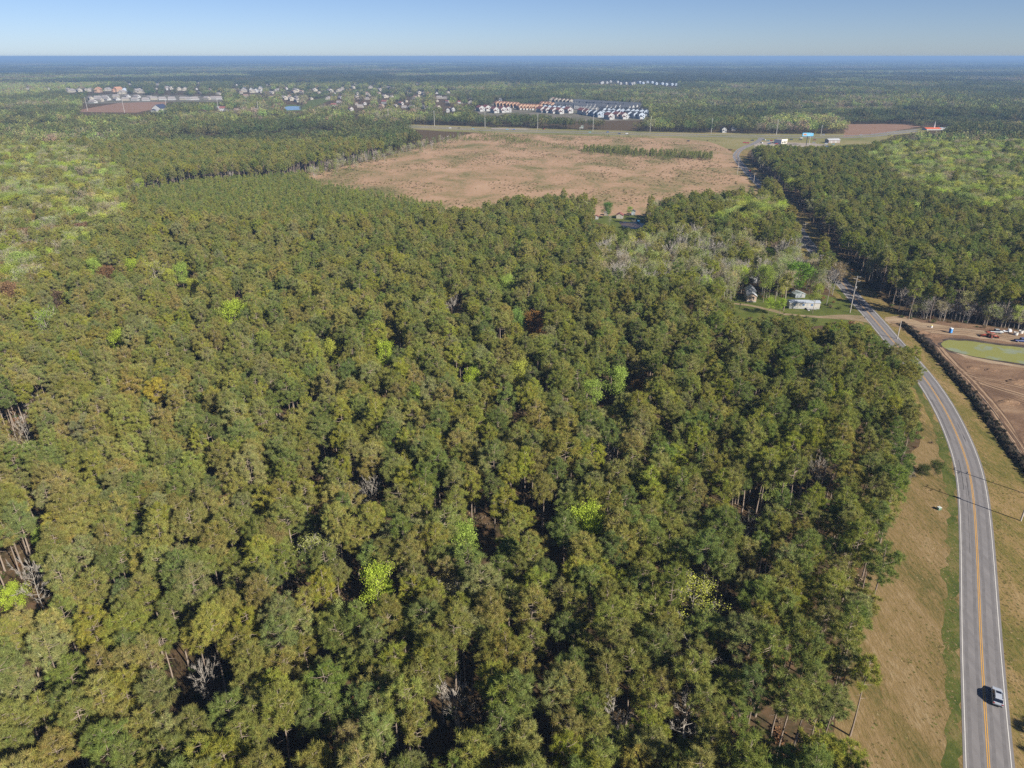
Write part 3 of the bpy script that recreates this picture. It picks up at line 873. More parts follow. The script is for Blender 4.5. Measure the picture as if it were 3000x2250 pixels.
E3 = 'the wooded suburb'
o3 = (1000, 100); k3 = 2.212
row('scattered in ' + E3, 'cream', [(10, 360), (75, 352), (190, 352), (310, 356), (100, 420), (180, 402), (250, 368), (280, 412), (425, 388), (505, 388), (535, 392), (460, 488)], 20, 1.1, o3, k3)
row('between tall pines in ' + E3, 'white', [(60, 495), (690, 506), (722, 500), (1100, 304), (1030, 436)], 20, .8, o3, k3)
row('among the gardens right of the park lawn', 'cream', [(1580, 376), (1640, 380), (1690, 366), (1800, 376), (1930, 376), (2040, 371), (2140, 376), (2200, 376)], 20, 1.3, (0, 100), k3)
row('beside the blue lake', 'cream', [(1840, 424), (1890, 430), (1930, 440)], 20, 1.2, (0, 100), k3)
row('in the estate nearest the horizon', 'white', [(a + RNG.normal() * 6, b + RNG.normal() * 4) for a, b in line((1640, 314), (1900, 326), 10)], 15, 1.0, o3, k3)
row('in the estate nearest the horizon', 'blue', [(a + RNG.normal() * 6, b + RNG.normal() * 4) for a, b in line((1925, 320), (2170, 334), 9)], 15, 1.0, o3, k3)
row('at the highway edge under the pines', 'white', [(262, 636), (325, 622)], 15, .75, (2000, 100), k3)

for bi_, (y0_, y1_, x0_, x1_, n_, ph_) in enumerate([(262, 268, 60, 900, 16, 'in the farthest line of the wooded suburb'), (272, 279, 560, 1330, 17, 'in the upper line of the wooded suburb'), (284, 293, 700, 1380, 17, 'in the second line of the wooded suburb'),
        (297, 308, 980, 1390, 12, 'in the third line of the wooded suburb'), (312, 326, 950, 1360, 9, 'in the lowest line of the wooded suburb'), (246, 252, 350, 1250, 10, 'among far woods above the suburb'), (318, 330, 600, 820, 5, 'among trees right of the far left field')]):
    for q_ in range(n_):
        H.append((x0_ + (x1_ - x0_) * (q_ + RNG.uniform(.1, .9)) / n_, RNG.uniform(y0_, y1_), ['cream', 'grey', 'tan', 'maroon'][int(RNG.integers(4))], RNG.uniform(0, 90), RNG.uniform(.55, .95), ph_))
for (x, y, st, tn, s, ph) in H:
    hw_ = 7 if y > 300 else 5
    mask[int((y - 5) / MS):int((y + 1.5) / MS), max(0, int((x - hw_) / MS)):int((x + hw_) / MS)] = True

# keep-clear discs on the ground (x, y, radius): buildings, poles, vehicles
CLEAR = []
for (x, y, st, tn, s, ph) in H:
    gx, gy = G(x, y); CLEAR.append((gx, gy, 12 * s))

# ------------------------------------------------------------------ where trees stand
def dist_line(px, py, line, sub=2):
    d = np.full(np.shape(px), 1e9)
    for q in line[::sub]:
        d = np.minimum(d, (px - q[0]) ** 2 + (py - q[1]) ** 2)
    return np.sqrt(d)

HARD_L = [(0, 430), (140, 415), (260, 440), (345, 490), (410, 565), (370, 620), (300, 690), (190, 760), (110, 840), (0, 930), (-400, 1000), (-400, 430)]
HARD_R = [(2560, 440), (2650, 400), (2800, 392), (3050, 410), (3400, 420), (3400, 660), (3050, 650), (2850, 610), (2650, 540), (2540, 470)]
HARD_C = [(1750, 735), (1850, 700), (1990, 675), (2150, 690), (2270, 720), (2380, 735), (2480, 830), (2430, 880), (2300, 880), (2150, 870), (1990, 830), (1800, 835), (1740, 800)]
LIME_C = [(2090, 640), (2130, 600), (2210, 585), (2310, 610), (2330, 640), (2230, 655), (2110, 660)]
BARE_C = [(1660, 620), (1720, 570), (1780, 580), (1960, 590), (1960, 640), (1740, 625), (1690, 640)]
GLADE = [(2215, 370), (2240, 345), (2300, 330), (2440, 325), (2480, 345), (2485, 396), (2210, 392)]
YOUNG = [(380, 562), (560, 530), (880, 508), (950, 533), (1090, 560), (1310, 600), (1200, 670), (900, 690), (600, 680), (450, 660), (350, 605)]

def visible_ok(x, y, h, R):
    """False where the tree would hide ground that the photograph shows"""
    pbx, pby, d = project(x, y, 0 * x)
    ptx, pty, d2 = project(x, y, h)
    ok = np.ones(len(x), bool)
    for s in np.linspace(0, 1, 9):
        for e in (-.45, .45) if R > 0 else (0,):
            cx = pbx + (ptx - pbx) * s + e * R * FPX / d * (1.0 if s > .35 else .2)
            cy = pby + (pty - pby) * s
            ix = np.clip((cx / MS).astype(int), 0, mask.shape[1] - 1); iy = np.clip((cy / MS).astype(int), 0, mask.shape[0] - 1)
            inside = (cx > -50) & (cx < 3300) & (cy > 0) & (cy < 2290)
            ok &= ~(mask[iy, ix] & inside)
    return ok

def clear_discs(x, y):
    ok = np.ones(len(x), bool)
    for (cx, cy, r) in CLEAR:
        ok &= (x - cx) ** 2 + (y - cy) ** 2 > r * r
    return ok

NEAR = 950.0
# buildings etc. near the camera
NEARB = {'chapel': G(2200, 884), 'mobile': G(2350, 900)}
for q in NEARB.values(): CLEAR.append((*q, 8))

sp = 4.9
gx = np.arange(-800, 800, sp); gy = np.arange(52, NEAR, sp)
X, Y = np.meshgrid(gx, gy); X = X.ravel(); Y = Y.ravel()
X = X + RNG.uniform(-.46, .46, len(X)) * sp; Y = Y + RNG.uniform(-.46, .46, len(Y)) * sp
k = (np.abs(X) < .735 * Y + 55)
X, Y = X[k], Y[k]
n = len(X)
cpx, cpy, dep = project(X, Y, np.full(n, 13.))
kind = np.full(n, 'pine', dtype=object)
u = RNG.random(n)
patch = fbm(X / 40, Y / 40)
def assign(poly, probs, edge=0):
    global kind
    jx = RNG.normal(size=n) * 16; jy = RNG.normal(size=n) * 7
    ins = in_poly(cpx + jx, cpy + jy, poly)
    v = RNG.random(n); acc = 0
    for kd, p in probs:
        s = ins & (v >= acc) & (v < acc + p); kind[s] = kd; acc += p
kind[(u < .012)] = 'bare'
kind[(u > .988)] = 'bud'
kind[(u > .9965)] = 'leaf'
right_wood = (X > np.interp(Y, road_c[:, 1], road_c[:, 0]) + 4)
kind[right_wood & (u < .07)] = 'bare'; kind[right_wood & (u > .93)] = 'bud'; kind[right_wood & (u > .965)] = 'leaf'
assign(HARD_L, [('leaf', .11), ('bud', .18), ('bare', .24), ('round', .20)])
assign(HARD_R, [('leaf', .27), ('bud', .26), ('bare', .10), ('round', .10)])
assign(HARD_C, [('bud', .40), ('bare', .19), ('leaf', .19), ('round', .06)])
assign(LIME_C, [('leaf', .75), ('bud', .12)])
assign(BARE_C, [('bare', .42), ('bud', .25)])
yng = in_poly(cpx, project(X, Y, np.full(n, 6.))[1], YOUNG)
kind[yng] = 'young'
hgt = RNG.normal(19.2, 2.3, n) * (.93 + .14 * fbm(X / 90 + 9, Y / 90))
hgt = np.clip(hgt, 12.5, 25)
hgt = np.where(kind == 'young', RNG.uniform(6.5, 9.5, n), hgt)
hgt = np.where(kind == 'leaf', RNG.uniform(11, 18.5, n), hgt)
hgt = np.where(kind == 'bud', RNG.uniform(12, 18, n), hgt)
hgt = np.where(kind == 'bare', RNG.uniform(11, 16, n), hgt)
notch = in_poly(cpx, cpy, HARD_C)
hgt = np.where(notch & ((kind == 'bud') | (kind == 'bare')), RNG.uniform(15, 21, n), hgt)
wood_side = in_poly(cpx, cpy, HARD_R) | in_poly(cpx, cpy, HARD_L) | in_poly(cpx, cpy, LIME_C)
hgt = np.where(wood_side & ((kind == 'bud') | (kind == 'leaf')), RNG.uniform(14, 21, n), hgt)
hgt = np.where(kind == 'round', RNG.uniform(11, 15, n), hgt)
keep = RNG.random(n) < np.where(patch < .34, .6, .96)
keep &= np.where(kind == 'pine', RNG.random(n) < .95, True)
rdist = dist_line(X, Y, road_c)
keep &= rdist > np.where(right_wood, 13.5, 8.5)
keep &= dist_line(X, Y, berm_c, 4) > 7
keep &= clear_discs(X, Y)
keep &= visible_ok(X, Y, hgt, 3.0)
# nothing grows inside open ground that is hidden only by trees in front
keep &= ~in_poly(*project(X, Y, 0 * X)[:2], [(2590, 935), (2698, 940), (3000, 973), (3400, 1010), (3400, 2600), (2900, 2600), (2915, 1500), (2830, 1230), (2760, 1120), (2690, 1035), (2640, 975)])
keep &= ~in_poly(*project(X, Y, 0 * X)[:2], field_px)
keep &= ~in_poly(*project(X, Y, 0 * X)[:2], [(2462, 2500), (2495, 2100), (2545, 1873), (2570, 1758), (2600, 1640), (2612, 1500), (2632, 1400), (2700, 1310), (2900, 1310), (2900, 2500)])
keep &= ~in_poly(*project(X, Y, 0 * X)[:2], pond_px)
keep &= ~((X > np.interp(Y, road_c[:, 1], road_c[:, 0])) & (Y < 285))
X, Y, kind, hgt = X[keep], Y[keep], kind[keep], hgt[keep]

notch = in_poly(*project(X, Y, 0 * X + 13)[:2], HARD_C)
broad = in_poly(*project(X, Y, 0 * X + 13)[:2], HARD_L) | in_poly(*project(X, Y, 0 * X + 13)[:2], HARD_R)
TREES = [dict(x=float(a), y=float(b), k=c, h=float(h), lab=None, slim=bool(m_ and c != 'pine'), wide=bool(w2_ and c != 'pine')) for a, b, c, h, m_, w2_ in zip(X, Y, kind, hgt, notch, broad)]

# the trees that stand out one by one: photo pixel of crown centre, kind, height, colour, words
LIME = (.56, .70, .09); LIME2 = (.47, .62, .13); YLIME = (.60, .64, .12)
SPECIAL = [
    (1106, 1715, 'leaf', 15, LIME, 'big bright lime-green tree low in the middle of the pines', 'the big lime tree low in the picture'),
    (1364, 1585, 'leaf', 14, LIME2, 'slim lime-green tree in a dark gap left of the picture centre', 'the slim lime tree in the dark gap'),
    (1720, 1540, 'leaf', 15, LIME, 'tall vivid lime-green tree right of the slim lime one', 'the tall vivid lime tree'),
    (36, 1748, 'leaf', 9, LIME, 'low lime-green bushy tree at the left edge of the forest', 'the low left lime tree'),
    (118, 1575, 'leaf', 9, LIME2, 'small lime-green tree half hidden just above the left edge one', 'the small half hidden lime tree at left'),
    (977, 1032, 'leaf', 14, YLIME, 'narrow yellow-lime tree, left of the two in mid forest', 'the narrow yellow-lime tree'),
    (1129, 1036, 'leaf', 14, LIME, 'round vivid lime tree right of the narrow yellow-lime one', 'the round lime tree in mid forest'),
    (1386, 1115, 'leaf', 14, LIME, 'compact round lime tree left of the forked lime one', 'the compact round lime tree'),
    (1520, 1104, 'leaf', 16, YLIME, 'forked lime tree right of the compact round one', 'the forked lime tree'),
    (1484, 837, 'leaf', 14, LIME2, 'fresh green tree topmost of those in mid forest', 'the topmost fresh green tree'),
    (1516, 938, 'leaf', 14, (.32, .48, .12), 'bluish green leafy tree beside a russet tree', 'the bluish green leafy tree'),
    (1731, 1150, 'leaf', 13, LIME2, 'left of two touching light green trees right of centre', 'the left light green tree'),
    (1811, 1118, 'leaf', 15, LIME2, 'right and larger of two touching light green trees', 'the larger light green tree'),
    (1786, 1219, 'leaf', 10, YLIME, 'small bright yellow-green tree below the touching pair', 'the small yellow-green tree'),
    (278, 790, 'leaf', 16, LIME2, 'tall narrow lime tree at the upper left forest edge', 'the upper narrow lime tree'),
    (387, 786, 'leaf', 14, LIME, 'rounded lime tree right of the tall narrow one at left', 'the rounded lime tree at upper left'),
    (452, 800, 'bud', 16, YLIME, 'thin yellow-green tree between lime trees at upper left', 'the thin yellow-green tree'),
    (499, 811, 'leaf', 13, YLIME, 'small lime tree right of the thin yellow-green one', 'the small lime tree at upper left'),
    (532, 800, 'leaf', 15, LIME2, 'rightmost lime tree of the upper left cluster', 'the rightmost upper lime tree'),
    (351, 1000, 'leaf', 14, LIME, 'broad lime tree alone in the left half of the forest', 'the broad lime tree at left'),
    (683, 920, 'leaf', 16, LIME, 'tall oval lime tree beside a russet crown', 'the tall oval lime tree'),
    (134, 945, 'bud', 17, (.42, .58, .10), 'tall sparse light green tree near the left edge', 'the tall sparse left tree'),
    (566, 840, 'leaf', 12, YLIME, 'little yellow-lime tree among pines at upper left', 'the little yellow-lime tree'),
    (315, 808, 'round', 12, (.33, .20, .10), 'russet crown beside the lime trees at upper left', 'the russet crown at upper left'),
    (33, 862, 'round', 13, (.40, .25, .13), 'large rust-red crown at the left edge', 'the rust-red crown at the left edge'),
    (166, 884, 'round', 12, (.24, .165, .11), 'dull maroon-brown crown near the left edge', 'the maroon-brown crown'),
    (702, 902, 'round', 11, (.28, .18, .115), 'small maroon crown behind the tall oval lime tree', 'the small maroon crown'),
    (1572, 950, 'round', 12, (.36, .20, .06), 'orange-brown tree right of the bluish green one', 'the orange-brown tree'),
    (1875, 1140, 'round', 9, (.32, .20, .06), 'low orange-brown crown right of the larger light green tree', 'the low orange crown'),
    (467, 1162, 'pine', 20, (1.55, 1.3, .85), 'golden yellow pine standing out in the left half', 'the golden yellow pine'),
    (2398, 1390, 'bare', 17, None, 'bare pinkish-grey dead tree near the mown strip', 'the bare tree near the strip'),
    (1789, 1345, 'bare', 13, None, 'pale bare tree with upright twigs near the forest centre', 'the pale bare tree near the centre'),
    (69, 1256, 'bare', 13, None, 'whitish bare tree near the left edge, above the low lime tree', 'the whitish bare left tree'),
    (101, 1697, 'bare', 15, None, 'leaning bare grey tree beside the low lime tree', 'the leaning bare tree'),
    (597, 1994, 'bare', 13, None, 'pale bare tree low in the left part of the forest', 'the pale bare tree at lower left'),
    (2190, 1530, 'bare', 13, None, 'bare grey tree in a gap left of the mown strip', 'the bare tree in the gap'),
    (2034, 1755, 'bud', 14, YLIME, 'slender pale lime sapling in a dark gap at lower right', 'the slender pale lime sapling'),
    (1088, 1445, 'bare', 12, None, 'thin bare tree in shade left of the slim lime tree', 'the thin bare tree in shade'),
    (1340, 2060, 'bare', 13, None, 'grey bare tree near the bottom middle', 'the bottom grey bare tree'),
    (1330, 905, 'bare', 14, None, 'pale bare pair-like tree in mid forest', 'the pale bare tree in mid forest'),
    # around the houses
    (2338, 805, 'round', 18, (.22, .38, .05), 'dense bright green tree behind the mobile home', 'the dense bright green tree'),
    (2256, 745, 'round', 11, (.20, .30, .05), 'round dark green tree in the grey wood left of the road', 'the round dark green tree'),
    (2245, 812, 'leaf', 20, (.40, .50, .10), 'tall light green tree standing right of the small brick house', 'the tall tree by the brick house'),
    (2392, 858, 'leaf', 16, (.44, .50, .10), 'yellow-green tree in front of the right end of the mobile home', 'the tree beside the mobile home'),
    (2256, 889, 'leaf', 9, (.46, .62, .08), 'small lime tree on the lawn, left of the mobile home', 'the small lawn tree'),
    (2289, 890, 'leaf', 9, (.46, .62, .08), 'smaller lime tree touching the left end of the mobile home', 'the smaller lawn tree'),
    (2452, 800, 'bud', 18, (.50, .38, .20), 'brownish budding tree right of the dense green tree by the road', 'the brownish roadside tree'),
    (2434, 822, 'bare', 20, None, 'big bare grey tree near the road by the mobile home', 'the big bare roadside tree'),
    (2140, 860, 'bud', 12, (.46, .52, .10), 'pale budding tree left of the small brick house', 'the budding brick house tree'),
    (2744, 1368, 'round', 5, (.13, .17, .045), 'dark green bush standing alone close to the road at the bend', 'the lone dark bush'),
    (2706, 1376, 'round', 4.5, (.12, .15, .045), 'dark spreading bush at the upper end of the mown strip', 'the dark spreading bush'),
    (2672, 1392, 'bare', 5, None, 'low grey leafless bush beside the dark spreading bush', 'the low leafless bush'),
    (1858, 655, 'bare', 9, None, 'bare purple-grey tree in front of the dark garden pond', 'the bare tree by the garden pond'),
    (1787, 640, 'bare', 8, None, 'small pale bare tree on the lawn by the cream shed', 'the bare tree by the cream shed'),
    (1845, 615, 'leaf', 9, LIME2, 'little bright tree right of the cream shed', 'the little tree by the cream shed'),
    (1780, 610, 'round', 12, (.16, .30, .06), 'dark green rounded tree behind the cream shed', 'the dark tree behind the cream shed'),
]
LANDMARKS = []
sx = []
for (px, py, kd, h, tint, lab, ref) in SPECIAL:
    if px < 2100 and h > 10 and py > 760 and kd != 'pine': h *= 1.22
    gx_, gy_ = G(px, py, h * .66)
    sx.append((gx_, gy_))
    TREES.append(dict(x=gx_, y=gy_, k=kd, h=h, lab=lab, tint=tint))
    LANDMARKS.append((px, py, ref))
sx = np.array(sx)
# thin ordinary trees right where special ones stand, and just in front of them
def blocks(t):
    if t['lab']: return False
    d = np.hypot(sx[:, 0] - t['x'], sx[:, 1] - t['y'])
    if d.min() < 4.2: return True
    toward = (sx[:, 1] - t['y'])
    return bool(np.any((np.abs(sx[:, 0] * t['y'] / sx[:, 1] - t['x']) < 2.8) & (toward > 0) & (toward < np.maximum(7, sx[:, 1] * .045))))
TREES = [t for t in TREES if not blocks(t)]
sp_t = [t for t in TREES if t['lab']]
SPX, SPY, SPD = project([t['x'] for t in sp_t], [t['y'] for t in sp_t], [t['h'] * .72 for t in sp_t])
SPR = np.array([.16 * t['h'] for t in sp_t]) * FPX / SPD
kept = []
ax, ay, ad = project([t['x'] for t in TREES], [t['y'] for t in TREES], [t['h'] * .78 for t in TREES])
for t, x_, y_, d_ in zip(TREES, ax, ay, ad):
    if t['lab'] is None:
        r_ = (3.6 if t['k'] != 'young' else 1.5) * FPX / d_
        hit = (np.abs(SPX - x_) < .75 * r_ + SPR * .6) & (np.abs(SPY - y_) < .85 * r_ + SPR * .9) & (SPD > d_ - 3)
        if hit.any(): continue
    kept.append(t)
TREES = kept

# thin bare trees along the near side of the tall pine edge by the cleared field
for i in range(170):
    f = i / 170
    px = 870 + (1360 - 870) * f + RNG.normal() * 6; py = 520 + (398 - 520) * f + abs(RNG.normal()) * 9
    gx_, gy_ = G(px, py)
    TREES.append(dict(x=gx_, y=gy_, k=RNG.choice(['bare', 'bud', 'young', 'young']), h=float(RNG.uniform(6, 12)), lab=None, edge='along the edge of the cleared field'))
# saplings and tall trunks at the edge of the wood above the site
for i in range(70):
    px = RNG.uniform(2640, 3060); py = np.interp(px, [2600, 2698, 2797, 2897, 3000, 3100], [922, 938, 945, 957, 970, 984]) - abs(RNG.normal()) * 6 - 1
    gx_, gy_ = G(px, py)
    TREES.append(dict(x=gx_, y=gy_, k=RNG.choice(['bare', 'bare', 'bare', 'bud']), h=float(RNG.uniform(6, 13)), lab=None, edge='in the thin edge above the muddy site'))
# close rows of the young plantation
gx_, gy_ = np.meshgrid(np.arange(-420, 20, 3.3), np.arange(430, 900, 3.3)); gx_ = gx_.ravel(); gy_ = gy_.ravel()
gx_ = gx_ + RNG.normal(size=len(gx_)) * .5; gy_ = gy_ + RNG.normal(size=len(gy_)) * .5
q_ = project(gx_, gy_, 0 * gx_ + 6)
k_ = in_poly(q_[0], q_[1], YOUNG) & (RNG.random(len(gx_)) < .86) & visible_ok(gx_, gy_, 0 * gx_ + 8, 0)
for a_, b_ in zip(gx_[k_], gy_[k_]):
    TREES.append(dict(x=float(a_), y=float(b_), k='young', h=float(RNG.uniform(6.5, 10.5)), lab=None))
# trees off to the right whose shade falls on the road
for (px, py, h) in ((3035, 2170, 17), (3080, 2260, 18), (2985, 2330, 14)):
    gx_, gy_ = G(px, py)
    gx_ += 17; gy_ -= 14
    TREES.append(dict(x=gx_, y=gy_, k='pine', h=h, lab=None))

PINE_HUES = [('olive', (1.0, 1.0, 1.0)), ('dark green', (.72, .86, .9)), ('dull tan', (1.1, 1.02, 1.15)), ('yellowish', (1.08, 1.12, .78)), ('greyish', (.98, 1.02, 1.35)), ('olive', (.9, .97, .95))]
def tint_of(t):
    kd = t['k']
    if t.get('tint') is not None:
        return t['tint'], ''
    j = 1 + RNG.normal(size=3) * np.array([.025, .03, .09])
    b = RNG.uniform(.85, 1.15)
    if kd in ('pine', 'young'):
        g_ = fbm(t['x'] / 70 + 31, t['y'] / 70)
        wts = np.array([3, 2 + 2 * g_, 2.0, 1.4, 1.2, 2.5]); wts /= wts.sum()
        i = RNG.choice(6, p=wts)
        # sun-angle cast put into the needle tint: warmer at left, greener at right
        side = np.clip(t['x'] / max(60, t['y']), -.7, .7)
        c = np.array(PINE_HUES[i][1]) * j * b * np.array([1 - .045 * side, 1 + .0 * side, 1 - .10 * side])
        if kd == 'young': c = c * np.array([.84, .92, .85])
        return tuple(c), PINE_HUES[i][0]
    pal = {'leaf': [('lime-green', (.51, .62, .11)), ('light green', (.48, .58, .17)), ('yellow-green', (.62, .63, .16))],
           'bud': [('pale yellow-green', (.54, .58, .17)), ('tan-green', (.56, .49, .25)), ('pale green', (.47, .54, .19))],
           'round': [('mossy green', (.30, .33, .09)), ('russet', (.36, .23, .12)), ('yellow-olive', (.42, .39, .10)), ('golden', (.48, .36, .13))],
           'bare': [('grey', (1, 1, 1))]}[kd]
    i = RNG.integers(len(pal)) if kd != 'round' else RNG.choice(4, p=[.22, .42, .21, .15])
    if kd != 'bare': b = RNG.uniform(.75, 1.25)
    return tuple(np.array(pal[i][1]) * j * b), pal[i][0]

for t in TREES:
    t['tint2'], t['hue'] = tint_of(t)
    P_ = PROTO[t['k']]
    t['i'] = int(RNG.integers(len(P_)))
    s = t['h'] / P_[t['i']][0]
    wd = s * RNG.uniform(.85, 1.15)
    if t['k'] in ('pine',): wd = RNG.uniform(.82, 1.12) * (.6 + .4 * s)
    if t['lab'] and t['k'] == 'leaf' and t['h'] > 11: wd *= .86
    if t['k'] == 'bare' and t['lab']: wd *= .68
    if t.get('slim'): wd *= .74
    if t.get('wide'): wd *= 1.15
    t['s'] = (wd, wd * RNG.uniform(.93, 1.07), s)
    t['rz'] = RNG.uniform(0, 6.28)
    a, b, d = project(t['x'], t['y'], t['h'] * .7)
    t['px'], t['py'], t['d'] = float(a), float(b), float(d)
    t['in'] = (-20 < a < 3020) and (-20 < b < 2270)

NAMES = {'pine': ('pine_tree', 'pine tree'), 'young': ('young_pine', 'pine tree'), 'leaf': ('broadleaf_tree', 'tree'), 'bud': ('broadleaf_tree', 'tree'), 'round': ('broadleaf_tree', 'tree'), 'bare': ('bare_tree', 'bare tree')}
FAMILY = {'pine': 'pine', 'young': 'pine', 'leaf': 'broad', 'bud': 'broad', 'round': 'broad', 'bare': 'bare'}
GROUPS = {'pine': 'pines of the forest', 'broad': 'broadleaf trees', 'bare': 'leafless trees'}
single = []
for fam, cap in (('pine', 300), ('broad', 290), ('bare', 240)):
    c = [t for t in TREES if FAMILY[t['k']] == fam and t['in']]
    c.sort(key=lambda t: (t['lab'] is None, t['d'] / t['h']))
    for t in c[:cap]:
        t['single'] = True; single.append(t)

# more things that a label may lean on
LANDMARKS += [(2912, 2020, 'the silver car'), (20, 2240, 'the bottom left corner'), (520, 2240, 'the lower left edge'), (1000, 2240, 'the bottom left middle'),
              (1500, 2240, 'the bottom edge middle'), (1950, 2240, 'the bottom right middle'), (2450, 2240, 'the mown strip foot'),
              (2600, 1650, 'the wide mown strip'), (2650, 1400, 'the dark bush by the road'), (10, 1450, 'the left edge, midway down'),
              (2490, 880, 'the tall pole by the driveway'), (2205, 868, 'the small brick house'), (2350, 885, 'the mobile home'), (2632, 960, 'the plain wooden pole'),
              (2785, 968, 'the blue portable toilet'), (2925, 975, 'the parked grey pickup'), (2350, 680, 'the roadside pole farther up'), (2170, 480, 'the pole at the far road bend'),
              (2880, 1020, 'the muddy pond'), (1780, 640, 'the cream shed'), (1860, 658, 'the garden pond'), (2363, 400, 'the blue billboard'),
              (2580, 380, 'the brown field at far right'), (2990, 700, 'the middle of the right edge'), (2990, 480, 'the upper right edge'),
              (10, 600, 'the upper left edge'), (200, 520, 'the pale grove at upper left'), (1000, 500, 'the left tip of the cleared field'), (1400, 590, 'the lowest tip of the cleared field'), (2900, 560, 'the pale wood at right')]
LM = np.array([(a, b) for a, b, c in LANDMARKS], float)
ORD = ['', 'second ', 'third ', 'fourth ', 'fifth ', 'sixth ', 'seventh ', 'eighth ', 'ninth ', 'tenth ', 'eleventh ', 'twelfth ', 'thirteenth ', 'fourteenth ', 'fifteenth ', 'sixteenth ', 'seventeenth ', 'eighteenth ', 'nineteenth ', 'twentieth ']
def direction(dx, dy):
    a = math.degrees(math.atan2(-dy, dx)) % 360
    return ['right of', 'up-right of', 'above', 'up-left of', 'left of', 'down-left of', 'below', 'down-right of'][int(((a + 22.5) % 360) // 45)]
buckets = {}
for t in single:
    if t['lab']: continue
    dx = t['px'] - LM[:, 0]; dy = t['py'] - LM[:, 1]
    dd = np.hypot(dx, dy * 1.2)
    i = int(np.argmin(dd))
    buckets.setdefault((FAMILY[t['k']], t['hue'], direction(dx[i], dy[i]), i), []).append((dd[i], t))
for (fam, hue, dr, i), lst in buckets.items():
    lst.sort(key=lambda q: q[0])
    for r_, (dd, t) in enumerate(lst):
        what = {'pine': f'{hue} pine', 'broad': f'{hue} tree', 'bare': 'bare grey tree'}[fam]
        if r_ > 19:
            t['lab'] = f'{what} in the crowd {dr} {LANDMARKS[i][2]}'; continue
        o_ = ORD[r_]
        t['lab'] = f'{o_}nearest {what} {dr} {LANDMARKS[i][2]}' if o_ else f'{what} {dr} {LANDMARKS[i][2]}'

trunkless = {}
for t in single:
    nm, cat = NAMES[t['k']]
    h0, tm_, cm_, jm_ = PROTO[t['k']][t['i']]
    e = empty(nm, (t['x'], t['y'], 0), t['rz'])
    e.scale = t['s']
    tag(e, t['lab'], cat, GROUPS[FAMILY[t['k']]])
    a = link('trunk', tm_, e)
    b = link('twigs' if t['k'] == 'bare' else 'crown', cm_, e)
    b['tint'] = [float(c) for c in t['tint2']]

def scatter_trees(name, kinds, label):
    ts = [t for t in TREES if t['k'] in kinds and not t.get('single')]
    meshes = []; base = {}
    for kd in kinds:
        base[kd] = len(meshes); meshes += [p[3] for p in PROTO[kd]]
    instancer(name, meshes, [(t['x'], t['y'], 0) for t in ts], [t['rz'] for t in ts], [t['s'] for t in ts], [t['tint2'] for t in ts], [base[t['k']] + t['i'] for t in ts], label=label)
scatter_trees('pine_forest', ['pine', 'young'], 'dense olive pine forest filling the land around the cleared field')
scatter_trees('broadleaf_wood', ['leaf', 'bud', 'round'], 'light green and tan spring woods mixed into the pines')
scatter_trees('bare_wood', ['bare'], 'grey leafless trees scattered through the woods')

